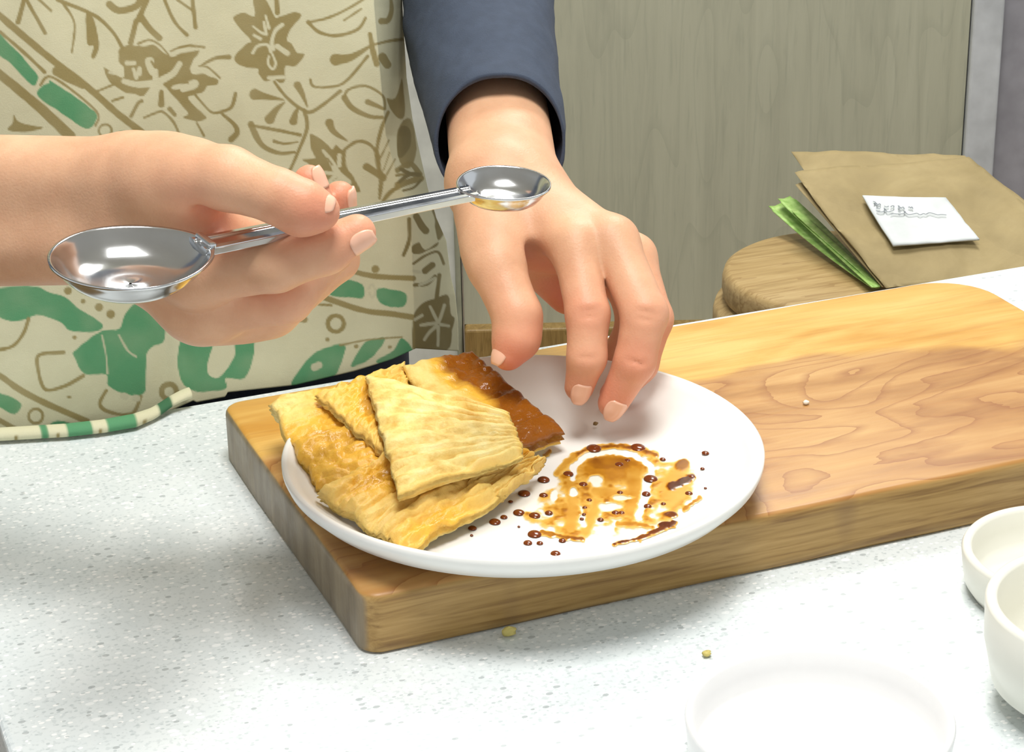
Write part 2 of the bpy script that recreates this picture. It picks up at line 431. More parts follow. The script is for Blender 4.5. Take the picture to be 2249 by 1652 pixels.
bread('golden glazed flatbread piece overhanging the plate rim towards the apron', [(590, 872, .058), (815, 815, .057), (872, 1010, .054), (699, 1058, .047)], .008, 2,
      lambda u, v: .38+.5*blob(u, v, .78, .30, .18, .28)+.2*blob(u, v, .4, .6, .4, .3)-.3*blob(u, v, .1, .1, .3, .25), jag=.0026, jagf=26, rscale=(3, 12), ridge=.0034)
bread('ragged orange-glazed flatbread strip tucked behind the topmost piece', [(700, 856, .064), (888, 792, .063), (905, 900, .060), (842, 985, .058)], .006, 3,
      lambda u, v: .25+.55*blob(u, v, .45, .45, .3, .3), jag=.0024, jagf=34, rscale=(4, 10), ridge=.0034)
bread('flatbread piece soaked dark brown with sauce beside the thumb', [(888, 796, .066), (1040, 766, .066), (1237, 938, .049), (1040, 1010, .050)], .009, 4,
      lambda u, v: .15+.95*np.clip((u-.30+.1*np.sin(v*9))*2.6, 0, 1)*np.clip(1.15-.35*blob(u, v, 1, .8, .12, .3), 0, 1), jag=.0022, jagf=26, rscale=(2.5, 9), ridge=.0026, bumps=.0004)
bread('crumpled pale flatbread piece at the front of the pile', [(698, 1066, .0520), (862, 985, .058), (1104, 1068, .050), (896, 1192, .0475)], .0075, 5,
      lambda u, v: .18+.45*blob(u, v, .55, .25, .4, .2)+.35*blob(u, v, .35, .95, .4, .15), jag=.0026, jagf=26, rscale=(2, 12), ridge=.0055, bumps=.0016)
bread('small folded flatbread piece peeking out below the topmost piece', [(960, 1040, .054), (1150, 985, .055), (1204, 1004, .048), (1102, 1082, .048)], .0085, 6,
      lambda u, v: .2+.5*blob(u, v, .8, .1, .3, .3), jag=.0026, jagf=26, rscale=(2, 9), ridge=.0045)
bread('pale ridged flatbread piece lying on top of the pile', [(803, 808, .071), (1112, 888, .068), (1147, 984, .063), (880, 1072, .062)], .006, 7,
      lambda u, v: .04+.22*np.clip(1-np.minimum(1-v, 1-u)*14, 0, 1), jag=.0014, rscale=(1.3, 15), ridge=.0050, bumps=.0005, sag=.004)

# ------------------------------------------------------------------ sauce
def Z6(pts): return [(980+x/3.039, 760+y/3.039) for x, y in pts]
def seg_dist(q, pts):
    """distance of (n,2) points to a polyline, and position along it 0..1"""
    pts = np.asarray(pts, float); best = np.full(len(q), 1e9); tt = np.zeros(len(q)); m = len(pts)-1
    for i in range(m):
        a, b = pts[i], pts[i+1]; ab = b-a; t = np.clip(((q-a)@ab)/max(ab@ab, 1e-9), 0, 1)
        d = np.hypot(*(q-a-t[:, None]*ab).T); k = d < best; best[k] = d[k]; tt[k] = (i+t[k])/m
    return best, tt
def in_poly(q, pts):
    pts = np.asarray(pts, float); ins = np.zeros(len(q), bool); x, y = q.T
    for i in range(len(pts)):
        (x0, y0), (x1, y1) = pts[i], pts[i-1]
        if y0 == y1: continue
        ins ^= ((y0 > y) != (y1 > y)) & (x < (x1-x0)*(y-y0)/(y1-y0)+x0)
    return ins
def poly_sd(q, pts):
    d, _ = seg_dist(q, list(pts)+[pts[0]]); return np.where(in_poly(q, pts), -d, d)
def sm(e0, e1, x): t = np.clip((x-e0)/(e1-e0), 0, 1); return t*t*(3-2*t)

xs = np.linspace(PX-.045, PX+.098, 300); ys = np.linspace(PYc-.088, PYc+.03, 250)
XX, YY = np.meshgrid(xs, ys); gx, gy = XX.ravel(), YY.ravel()
pz = plate_z(gx, gy)
sx_, sy_ = toscreen(np.stack([gx, gy, pz], 1)); q = np.stack([sx_, sy_], 1); q6 = (q-np.array([980, 760]))*3.039
main = [(740, 860), (830, 750), (920, 700), (1100, 668), (1290, 680), (1400, 740), (1450, 775), (1620, 760), (1640, 830), (1660, 900), (1600, 960), (1610, 1010), (1560, 1090), (1500, 1170), (1400, 1190), (1300, 1235), (1180, 1225), (1150, 1272), (960, 1280), (900, 1300), (780, 1280), (640, 1240), (560, 1180), (480, 1090), (600, 1040), (640, 980), (740, 940)]
d = poly_sd(q6, main)+25*fbm(np.stack([q6[:, 0]*.02, q6[:, 1]*.03, q6[:, 0]*0], 1), 3)
patch = fbm(np.stack([q6[:, 0]*.013, q6[:, 1]*.022, q6[:, 0]*0+5], 1), 3)
fine = fbm(np.stack([q6[:, 0]*.03, q6[:, 1]*.05, q6[:, 0]*0+9], 1), 2)
T = sm(20, -40, d)*np.clip(.27+.55*patch+.28*fine, 0, .62)
def stroke(pts, w, val, soft=14, w1=None):
    global T
    dd, tt = seg_dist(q6, pts); ww = w+(w1-w)*tt if w1 is not None else w
    k = sm(ww/2+soft, ww/2-soft, dd+14*fine+8*patch); T = T*(1-k)+np.maximum(val*(1+.25*patch), 0)*k
def disc(cx, cy, rx, ry, val, soft=.25):
    global T
    dd = np.hypot((q6[:, 0]-cx)/rx, (q6[:, 1]-cy)/ry)+.3*fine+.15*patch; k = sm(1+soft, 1-soft, dd); T = T*(1-k)+val*(1+.2*patch)*k
disc(1110, 815, 215, 95, .52); stroke([(1250, 850), (1260, 960), (1240, 1100)], 95, .42); stroke([(830, 930), (850, 1060), (830, 1210)], 75, .38)
stroke([(930, 1240), (980, 1120), (1010, 1060)], 60, .36); stroke([(1000, 980), (1200, 1000)], 60, .40); disc(1530, 960, 110, 130, .34)
disc(1000, 900, 50, 40, .05); disc(1100, 1075, 80, 28, .06); disc(1060, 1235, 85, 35, .03); disc(720, 1005, 28, 45, .03); disc(565, 1060, 45, 55, .02); disc(850, 975, 28, 35, .03); disc(1170, 1018, 80, 18, .08)
stroke([(1350, 880), (1330, 1000), (1290, 1130)], 62, 0.0); stroke([(900, 1080), (920, 1200)], 30, .03)
stroke([(850, 745), (940, 694), (1100, 676), (1280, 688), (1400, 730)], 34, .72); stroke([(740, 850), (800, 790), (850, 745)], 40, .42)
stroke([(850, 890), (850, 810), (930, 735), (1120, 706), (1270, 738), (1355, 790), (1375, 850)], 44, 0.0, 9)
disc(1090, 790, 150, 40, .62); disc(1575, 800, 45, 40, .66); stroke([(1500, 945), (1560, 925), (1640, 880)], 62, .95, 9, 40); stroke([(1120, 1326), (1290, 1292), (1420, 1232), (1515, 1192)], 14, .85, 8, 46)
disc(1465, 1200, 50, 24, .95); disc(1495, 1132, 45, 20, .8); stroke([(1585, 1098), (1640, 1060), (1688, 1020)], 24, .5, 8); stroke([(1515, 1095), (1580, 1045)], 18, .4, 8)
stroke([(640, 1252), (780, 1280), (915, 1298)], 26, .66, 9); stroke([(690, 700), (660, 730)], 30, .5, 9); stroke([(1150, 1190), (1260, 1195), (1380, 1215)], 24, .5, 8)
T[q6[:, 1] > 1345] = 0
keep = T > .035
idx = -np.ones(len(T), int); nu_, nv_ = len(xs), len(ys)
Qs = np.array(grid_quads(nu_, nv_)); Qs = Qs[keep[Qs].any(1)]
used = np.unique(Qs); idx[used] = np.arange(len(used))
def sauce_mat(film):
    t = NT('soy_sauce_film' if film else 'soy_sauce_drop')
    if film:
        a = t.attr('sauce').outputs['Fac']
        c = t.ramp(a, [(.05, srgb(250, 226, 150)), (.26, srgb(232, 182, 78)), (.5, srgb(184, 124, 26)), (.75, srgb(112, 56, 10)), (1, srgb(70, 26, 8))])
        t.p(Base_Color=c, Alpha=t.ramp(a, [(.03, (0, 0, 0, 1)), (.24, (.85,)*3+(1,)), (.5, (1, 1, 1, 1))]), Roughness=.22)
    else:
        t.p(Base_Color=t.ramp(t.noise(t.obj(), 300), [(.3, srgb(84, 32, 8)), (.7, srgb(128, 62, 18))]), Roughness=.15)
    return t.m
sz = np.stack([gx, gy, pz+.00025+T*.0006], 1)[used]
root = empty('sauce_smear', (PX+.03, PYc-.03, PZ0+.0068))
tag(root, 'brown soy sauce smeared and dripped over the bare half of the plate', 'sauce')
film = quad_mesh('sauce_film', sz-np.array(root.location), idx[Qs], sauce_mat(True), root); set_attr(film, 'sauce', np.clip(T[used], 0, 1))
drops = [(650, 898, 35), (520, 990, 35), (485, 1118, 32), (590, 1138, 32), (325, 1180, 32), (175, 1222, 24), (590, 1262, 38), (545, 1320, 24), (625, 1322, 18), (775, 1305, 20), (730, 1392, 27), (815, 860, 30), (915, 930, 25), (650, 1003, 25), (1365, 893, 40), (1335, 993, 24), (1345, 1075, 22), (1155, 798, 26), (1210, 770, 18), (1450, 1060, 15), (1160, 985, 18), (1130, 1120, 22), (1170, 1120, 18), (385, 1148, 20), (1445, 762, 18), (955, 1035, 16), (925, 1085, 14), (920, 1130, 12), (905, 1160, 12), (1620, 990, 22), (1730, 720, 22), (1030, 1165, 18), (685, 1120, 22), (1710, 825, 13), (1730, 955, 9), (985, 690, 45), (1280, 685, 45), (1640, 880, 22), (430, 1045, 14), (485, 1212, 8), (2*85, 1270, 9)]
M_DROP = sauce_mat(False)
dv, df = lathe([(1, 0), (.94, .25), (.75, .55), (.45, .8), (.02, .9)], 14); df = df[:-2]+[list(range(56, 70))]
dme = None
for (x, y, r) in drops:
    (px, py), = Z6([(x, y)]); w = PZ(px, py, PZ0+.0067); w = PZ(px, py, float(plate_z(w[0], w[1])))
    rr = r/3.039*.212e-3*1.15
    if dme is None:
        o = new_mesh('sauce_drop', dv, df, M_DROP); dme = o.data
    else:
        o = bpy.data.objects.new('sauce_drop', dme); COL.objects.link(o)
    o.location = Vector(w)+Vector((0, 0, .0004))-root.location; o.scale = (rr, rr*1.15, rr*.35+.0003); o.parent = root

# ------------------------------------------------------------------ crumbs
M_CRUMB = plain('yellow_crumb', srgb(206, 190, 110), .6, .3, 900, .1)
def crumb(label, px, py, z, r, mat, seed, flat=.6):
    n = 10; V = []
    w = PZ(px, py, z)
    for j in range(7):
        for i in range(n):
            th = math.pi*(j+.01)/6.02; a = 2*math.pi*i/n; V.append((math.sin(th)*math.cos(a), math.sin(th)*math.sin(a), math.cos(th)))
    V = np.array(V); V *= (1+.45*fbm(V*1.6+seed*5, 2))[:, None]; V *= np.array([r, r*.8, r*flat]); V[:, 2] -= V[:, 2].min()
    o = new_mesh('crumb', V, grid_quads(n, 7, True)+[list(range(n)), [6*n+k for k in range(n)][::-1]], mat); o.location = w
    return tag(o, label, 'crumb', 'stray food crumbs')
crumb('yellow flatbread crumb on the counter against the front of the board', 1118, 1398, .0002, .0034, M_CRUMB, 1)
crumb('faint yellow crumb on the counter between board and empty white dish', 1552, 1442, .0002, .0022, M_CRUMB, 2)
crumb('tiny white crumb on the swirling heartwood of the cutting board', 1770, 888, BT+.0001, .0017, plain('white_crumb', srgb(240, 232, 214), .6), 3)
crumb('tiny brown crumb on the plate just under the fingertip', 1308, 934, PZ0+.0085, .0014, plain('brown_crumb', srgb(130, 104, 56), .6), 4)

# ------------------------------------------------------------------ measuring spoon
def steel():
    t = NT('stainless_steel'); v = t.obj()
    t.p(Base_Color=srgb(214, 216, 218), Metallic=1.0, Roughness=t.ramp(t.noise(v, 60), [(.3, (.12,)*3+(1,)), (.7, (.2,)*3+(1,))])); return t.m
M_STEEL = steel()
S0, S1 = P(284, 562, .828), P(1108, 400, .915)
ex = S1-S0; SL = np.linalg.norm(ex); ex /= SL
ez = np.array([0, 0, 1.0])+.10*np.array([-FW[0], -FW[1], 0]); ez -= ex*(ez@ex); ez /= np.linalg.norm(ez); ey = np.cross(ez, ex)
spoon = empty('measuring_spoon', S0.tolist()); spoon.matrix_world = Matrix(((ex[0], ey[0], ez[0], S0[0]), (ex[1], ey[1], ez[1], S0[1]), (ex[2], ey[2], ez[2], S0[2]), (0, 0, 0, 1)))
tag(spoon, 'double-ended stainless steel measuring spoon held above the counter', 'measuring spoon')
def spoon_bowl(cx, rl, rw, depth, sgn, lab):
    n = 72; V = []; rows = []
    prof_in = [(.02, -1), (.3, -.99), (.52, -.95), (.66, -.86), (.78, -.68), (.87, -.45), (.94, -.2), (.985, -.04), (1.0, .0), (1.035, .012)]
    th = .0011
    for kind in (0, 1):
        pr_ = prof_in if kind == 0 else prof_in[::-1]
        for (r, z) in pr_:
            for k in range(n):
                a = 2*math.pi*k/n; c, s_ = math.cos(a), math.sin(a)
                e = 1+.10*max(0, c*sgn)**3                       # slightly drawn out towards the handle
                V.append((cx+rl*r*c*e, rw*r*s_*(1-.05*max(0, c*sgn)), z*depth-(th if kind else 0)))
    F = grid_quads(n, 20, True)
    F.append(list(range(n))); F.append([19*n+k for k in range(n)][::-1])
    o = new_mesh('spoon_bowl', V, [f[::-1] for f in F], M_STEEL, spoon); tag(o, lab); return o
spoon_bowl(0, .0293, .0300, .0115, 1, 'large round tablespoon bowl'); spoon_bowl(SL, .0188, .0190, .0085, -1, 'small oval teaspoon bowl')
hx0, hx1 = .0315, SL-.0185
def bar(xa, xb, wa, wb, za, zb, t, n=2):
    V = []
    for i in range(n):
        f = i/(n-1); x = xa+(xb-xa)*f; w = wa+(wb-wa)*f; z = za+(zb-za)*f+.0022*math.sin(math.pi*f)
        V += [(x, -w, z-t), (x, w, z-t), (x, w, z), (x, w*.55, z+.0002), (x, w*.45, z-.0007), (x, -w*.45, z-.0007), (x, -w*.55, z+.0002), (x, -w, z)]
    F = grid_quads(8, n, True); F += [list(range(8)), [(n-1)*8+k for k in range(8)][::-1]]
    return V, [f[::-1] for f in F]
o = new_mesh('handle', *bar(hx0-.003, hx1+.003, .0070, .0055, -.0005, -.0005, .0030), M_STEEL, spoon, smooth=False); bevel(o, .0004, 2)
o = new_mesh('collar', *box(hx0+.0005, 0, -.0004, .0035, .0135, .0038), M_STEEL, spoon, smooth=False); bevel(o, .0012, 3)

# ------------------------------------------------------------------ white dishes on the counter
M_DISH = plain('cream_white_ceramic', srgb(232, 231, 220), .3, 0, var=.01)
M_DISH2 = plain('pure_white_ceramic', srgb(240, 240, 240), .3, 0, var=.01)
def dish(name, label, px, py, zr, R, H, wall, mat, foot=.75, curve=.6):
    w = PZ(px, py, H)
    pr_ = [(.0005, 0), (R*foot, 0), (R*(foot+(1-foot)*curve), H*.22), (R*.985, H*.6), (R, H-.002), (R-.0008, H-.0004), (R-wall*.5, H), (R-wall+.0006, H-.0006), (R-wall, H-.002),
           (R*.985-wall, H*.6), (R*(foot+(1-foot)*curve)-wall, H*.3), (R*foot-wall, H*.16), (.0005, H*.15)]
    o = new_mesh(name, *lathe(pr_, 96), mat); o.location = (w[0], w[1], .0002)
    return tag(o, label, 'dish')
dish('shallow_dish', 'shallow cream-white dish on the counter against the front of the board', 2338, 1205, .022, .0445, .022, .0046, M_DISH, .88)
dish('deep_bowl', 'deep cream-white bowl standing in front of the shallow cream dish', 2440, 1322, .05, .0490, .047, .0050, M_DISH, .62, .75)
dish('flat_dish', 'empty flat pure white dish standing alone on the front of the counter', 1800, 1568, .02, .0520, .0215, .0030, M_DISH2, .93)

# ------------------------------------------------------------------ stools behind the counter
M_STOOL = wood('pale_stool_wood', srgb(150, 122, 76), srgb(178, 150, 100), srgb(192, 166, 118), (1.2, 14, 14), 8, 5, .5, srgb(140, 108, 62), (0, 0, YAW))
def stool(label, c, zt, R, rot):
    root = empty('round_stool', (c[0], c[1], FLOOR_Z)); tag(root, label, 'stool')
    T_ = .032
    V, F = lathe([(.001, -T_), (R-.008, -T_), (R-.002, -T_+.004), (R, -T_+.012), (R, -.010), (R-.002, -.003), (R-.007, 0), (.001, 0)], 72)
    s = new_mesh('seat', V, F, M_STOOL, root); s.location = (0, 0, zt-FLOOR_Z)
    for k in range(4):
        a = rot+k*math.pi/2; dx, dy = math.cos(a), math.sin(a); h = zt-T_-FLOOR_Z
        V = []
        for i, (r, z, w) in enumerate(((R*.95, 0, .012), (R*.75, h*.5, .015), (R*.6, h, .016))):
            for j in range(10): b = 2*math.pi*j/10; V.append((dx*r+w*math.cos(b), dy*r+w*math.sin(b), z))
        new_mesh('leg', V, grid_quads(10, 3, True)+[list(range(10))[::-1], list(range(20, 30))], M_STOOL, root)
    return root
ZS = -.27
sc = PZ(1850, 590, ZS)
st = stool('pale round wooden stool behind the counter carrying the brown paper bag', sc, ZS, .116, .3)
V, F = lathe([(.070, -.066), (.112, -.066), (.1175, -.062), (.119, -.056), (.119, -.044), (.117, -.037), (.110, -.0335), (.070, -.0335)], 72, closed=False)
F += [(7*72+k, 7*72+(k+1) % 72, (k+1) % 72, k) for k in range(72)]
o = new_mesh('lower_ring', V, F, M_STOOL, st); o.location = (-.004, .004, ZS-FLOOR_Z)

# ------------------------------------------------------------------ paper bag, note, leaves
def paper_mat():
    t = NT('brown_kraft_paper'); v = t.obj()
    n = t.noise(v, 14, 4, .6, .5); f = t.noise(v, 500, 2)
    t.p(Base_Color=t.ramp(n, [(.3, srgb(146, 129, 88)), (.6, srgb(165, 147, 104)), (.8, srgb(176, 159, 116))]), Roughness=.75)
    t.bump(t.math('ADD', n, t.math('MULTIPLY', f, .1)), .35, .004); return t.m
M_PAPER = paper_mat()
bA, bB, bC = PZ(1945, 628, ZS+.012), PZ(1745, 388, ZS+.072), PZ(2135, 376, ZS+.072)
bn = np.cross(bC-bA, bB-bA); bn /= np.linalg.norm(bn); bn = bn if bn[2] > 0 else -bn
def bagpt(px, py, off=0.0):
    v = ray(px, py); t = ((bA+bn*off-CAM)@bn)/(v@bn); return CAM+v*t
bag = empty('paper_bag', (sc[0], sc[1], ZS)); tag(bag, 'folded brown paper bag resting on the stool by the wall', 'paper bag')
o = slab_patch('back_sheet', [bagpt(1955, 632, -.008), bagpt(2440, 590, -.008), bagpt(2118, 338, -.008), bagpt(1738, 330, -.008)], .0015, M_PAPER, 40, 30, .0012, (3, 4), .002, 3, bumps=.0022, layers=2, layer_out=0, jagf=12); adopt(o, bag)
o = slab_patch('front_sheet', [bagpt(1945, 628, .003), bagpt(2430, 595, .003), bagpt(2126, 339, .000), bagpt(1744, 376, .004)], .0015, M_PAPER, 44, 34, .0016, (3, 4), .003, 5, bumps=.0026, layers=2, layer_out=0, jagf=10, sag=.004); adopt(o, bag)
o = slab_patch('gusset_fold', [bagpt(1938, 630, -.003), bagpt(1990, 625, -.003), bagpt(1800, 380, -.003), bagpt(1748, 404, -.003)], .001, M_PAPER, 16, 24, .0006, (2, 3), .002, 8, bumps=.001, layers=2, layer_out=0, jagf=12); adopt(o, bag)
M_NOTE = plain('white_note_paper', srgb(214, 219, 219), .7, .02)
note = empty('handwritten_note', bagpt(2020, 485, .012).tolist()); tag(note, 'white paper note with faint grey handwriting lying on the paper bag', 'note')
o = slab_patch('note_sheet', [bagpt(1961, 540, .010), bagpt(2152, 527, .010), bagpt(2077, 436, .010), bagpt(1893, 430, .010)], .0012, M_NOTE, 24, 20, 0, (2, 2), .0008, 9, bumps=.0004, layers=2, layer_out=0, jagf=8, sag=-.003); adopt(o, note)
def Z9(x, y): return 1880+x/7.755, 410+y/7.755
strokes = [[(290, 250), (330, 265), (310, 300), (350, 280), (360, 320), (400, 290), (420, 320)], [(340, 365), (380, 372), (415, 368)], [(480, 330), (520, 345), (560, 330)], [(590, 345), (620, 325), (645, 330), (640, 360)],
           [(710, 325), (735, 330), (725, 350), (755, 350), (745, 375), (715, 365)], [(775, 375), (785, 352), (810, 350), (815, 375), (835, 380)], [(890, 355), (910, 345), (930, 362), (950, 345), (970, 375)],
           [(350, 410), (400, 430), (470, 425), (500, 385), (520, 420), (560, 430), (600, 415), (640, 405)], [(590, 470), (640, 460), (700, 465), (760, 465), (820, 455), (830, 420), (850, 450), (900, 475), (980, 465)],
           [(980, 465), (1040, 455), (1090, 480), (1150, 460), (1190, 470), (1250, 445), (1320, 460), (1390, 480), (1460, 475), (1540, 482)], [(720, 430), (760, 435)], [(480, 360), (490, 400)]]
V, F = [], []
for s_ in strokes:
    pts = np.array([bagpt(*Z9(x, y), .0128) for x, y in s_]); pts = catmull(pts, len(pts)*4)
    for i, p_ in enumerate(pts):
        d_ = pts[min(i+1, len(pts)-1)]-pts[max(i-1, 0)]; sd = np.cross(bn, d_); sd /= np.linalg.norm(sd)+1e-9
        V += [p_+sd*.00055, p_-sd*.00055]
        if i: k = len(V); F.append((k-4, k-3, k-1, k-2))
V = np.array(V); lo = np.array(note.location)
o = new_mesh('handwriting', V-lo, F, plain('grey_ink', srgb(128, 134, 140), .7), note)

def leaf_mat():
    t = NT('green_leaf_blade'); v = t.obj((40, 40, 3))
    t.p(Base_Color=t.ramp(t.noise(v, 3, 3), [(.3, srgb(128, 172, 78)), (.55, srgb(164, 200, 112)), (.8, srgb(198, 222, 150))]), Roughness=.45); return t.m
M_LEAF = leaf_mat()
def leaf(label, pts, w, fold=.18):
    c = catmull([PZ(x, y, z) for x, y, z in pts], 24); V = []
    up = np.array([0, 0, 1.0])
    for i, p_ in enumerate(c):
        f = i/23; d_ = c[min(i+1, 23)]-c[max(i-1, 0)]; d_ /= np.linalg.norm(d_); sd = np.cross(d_, up); sd /= np.linalg.norm(sd)
        ww = w*(.45+.55*math.sin(min(1, f*1.3)*math.pi/2))*(1 if f < .93 else .8)
        for th in (0, -.0008):
            for k, a in enumerate((-1, -.5, 0, .5, 1)): V.append(p_+sd*ww*a+up*(abs(a)*ww*fold+th))
    F = []
    for i in range(23):
        b = i*10
        for k in range(4): F.append((b+k, b+k+1, b+10+k+1, b+10+k)); F.append((b+5+k+1, b+5+k, b+15+k, b+15+k+1))
        F.append((b, b+10, b+15, b+5)); F.append((b+4, b+9, b+19, b+14))
    F += [(0, 5, 6, 7, 8, 9, 4, 3, 2, 1), tuple(23*10+k for k in (0, 1, 2, 3, 4, 9, 8, 7, 6, 5))]
    o = new_mesh('leek_leaf', V, F, M_LEAF, loc=c[0]); return tag(o, label, 'leaf', 'green leaves beside the paper bag')
leaf('light green leaf blade lying lowest beside the paper bag', [(1925, 632, ZS+.004), (1850, 575, ZS+.006), (1770, 510, ZS+.012), (1702, 452, ZS+.026)], .0105)
leaf('broad green leaf blade pressed against the side of the paper bag', [(1924, 631, ZS+.009), (1852, 560, ZS+.013), (1782, 492, ZS+.021), (1722, 436, ZS+.034)], .0095)
leaf('narrow green leaf blade between the two broader blades', [(1928, 632, ZS+.007), (1890, 592, ZS+.012), (1815, 525, ZS+.018), (1745, 462, ZS+.030)], .0045)

# ------------------------------------------------------------------ person: body as blended round limbs
def smin(a, b, k):
    h = np.clip(.5+.5*(b-a)/k, 0, 1); return b+(a-b)*h-k*h*(1-h)
def surface_nets(D, org, h):
    S = D < 0
    nx, ny, nz = D.shape
    cnt = np.zeros((nx-1, ny-1, nz-1), np.int8)
    for i in (0, 1):
        for j in (0, 1):
            for k in (0, 1): cnt += S[i:nx-1+i, j:ny-1+j, k:nz-1+k]
    act = np.argwhere((cnt > 0) & (cnt < 8))
    ids = -np.ones(cnt.shape, np.int32); ids[tuple(act.T)] = np.arange(len(act))
    cor = [(i, j, k) for i in (0, 1) for j in (0, 1) for k in (0, 1)]
    val = {c: D[act[:, 0]+c[0], act[:, 1]+c[1], act[:, 2]+c[2]] for c in cor}
    acc = np.zeros((len(act), 3)); num = np.zeros(len(act))
    for c in cor:
        for ax in range(3):
            if c[ax] == 0:
                e = list(c); e[ax] = 1; a, b = val[c], val[tuple(e)]; m = (a < 0) != (b < 0)
                t = np.where(m, a/np.where(m, a-b, 1), 0); pt = np.tile(np.array(c, float), (len(act), 1)); pt[:, ax] = t
                acc[m] += pt[m]; num[m] += 1
    V = (act+acc/num[:, None])*h+org
    Q = []
    for ax in range(3):
        o1, o2 = [(1, 2), (2, 0), (0, 1)][ax]
        sl0 = [slice(None)]*3; sl1 = [slice(None)]*3
        sl0[ax] = slice(0, -1); sl1[ax] = slice(1, None)
        a, b = S[tuple(sl0)], S[tuple(sl1)]
        e = np.argwhere(a != b)
        ok = (e[:, o1] > 0) & (e[:, o2] > 0) & (e[:, o1] < D.shape[o1]-1) & (e[:, o2] < D.shape[o2]-1); e = e[ok]
        flip = b[tuple(e.T)]
        def cell(d1, d2):
            c = e.copy(); c[:, o1] -= d1; c[:, o2] -= d2; return ids[tuple(c.T)]
        q = np.stack([cell(1, 1), cell(0, 1), cell(0, 0), cell(1, 0)], 1)
        q[flip] = q[flip][:, ::-1]; Q.append(q)
    Q = np.concatenate(Q); Q = Q[(Q >= 0).all(1)]
    return V, Q
def laplace(V, Q, it=3, w=.5):
    E = np.concatenate([Q[:, [0, 1]], Q[:, [1, 2]], Q[:, [2, 3]], Q[:, [3, 0]]])
    deg = np.bincount(E.ravel(), minlength=len(V))[:, None]
    for _ in range(it):
        A = np.zeros_like(V)
        for c in range(3):
            A[:, c] = np.bincount(E[:, 0], V[E[:, 1], c], len(V))+np.bincount(E[:, 1], V[E[:, 0], c], len(V))
        V = V*(1-w)+w*A/np.maximum(deg, 1)
    return V
def limb_mesh(core, chains, carve, h, smooth=3):
    pts = [c[0] for c in core]+[c[1] for c in core]+[p[0] for ch in chains for p in ch['pts']]
    rm = max([max(c[2], c[3]) for c in core]); pts = np.array(pts)
    lo = pts.min(0)-rm-.012; hi = pts.max(0)+rm+.012; n = np.ceil((hi-lo)/h).astype(int)+1
    ax = [lo[i]+h*np.arange(n[i]) for i in range(3)]
    def block(a, b, r):
        l = np.minimum(a, b)-r-.02; u = np.maximum(a, b)+r+.02
        i0 = np.clip(((l-lo)/h).astype(int), 0, n-1); i1 = np.clip(((u-lo)/h).astype(int)+2, 1, n)
        return tuple(slice(i0[k], i1[k]) for k in range(3))
    def cone(s, a, b, ra, rb):
        X = ax[0][s[0]][:, None, None]; Y = ax[1][s[1]][None, :, None]; Z = ax[2][s[2]][None, None, :]
        ab = b-a; L = max(ab@ab, 1e-12)
        dx, dy, dz = X-a[0], Y-a[1], Z-a[2]
        t = np.clip((dx*ab[0]+dy*ab[1]+dz*ab[2])/L, 0, 1)
        return np.sqrt((dx-t*ab[0])**2+(dy-t*ab[1])**2+(dz-t*ab[2])**2)-(ra+(rb-ra)*t)
    C = np.full(n, .04)
    for (a, b, ra, rb, k) in core:
        s = block(a, b, max(ra, rb)); C[s] = smin(C[s], cone(s, a, b, ra, rb), k)
    R = C.copy()
    for ch in chains:
        pp = ch['pts']; A = np.array([p[0] for p in pp]); rr = max(p[1] for p in pp)
        s = block(A.min(0), A.max(0), rr); f = np.full(C[s].shape, .04)
        for (a, ra), (b, rb) in zip(pp[:-1], pp[1:]): f = smin(f, cone(s, a, b, ra, rb), ch.get('kk', .003))
        for (c_, r_) in ch.get('pads', []): f = smin(f, cone(s, c_, c_+1e-6, r_, r_), .006)
        R[s] = np.minimum(R[s], smin(C[s], f, ch.get('k', .009)))
    for (a, b, r, k) in carve:
        s = block(a, b, r); R[s] = -smin(-R[s], cone(s, a, b, r, r), k)
    V, Q = surface_nets(R, lo, h)
    return laplace(V, Q, smooth), Q

def J(px, py, d, rpx): return (P(px, py, d), rpx*d/FPX)
def cores(lst, k=.012):
    out = []
    for (a, b) in lst: (pa, ra), (pb, rb) = J(*a), J(*b); out.append((pa, pb, ra, rb, k))
    return out
def carves(lst): return [(P(*a[:3]), P(*b[:3]), r, k) for a, b, r, k in lst]

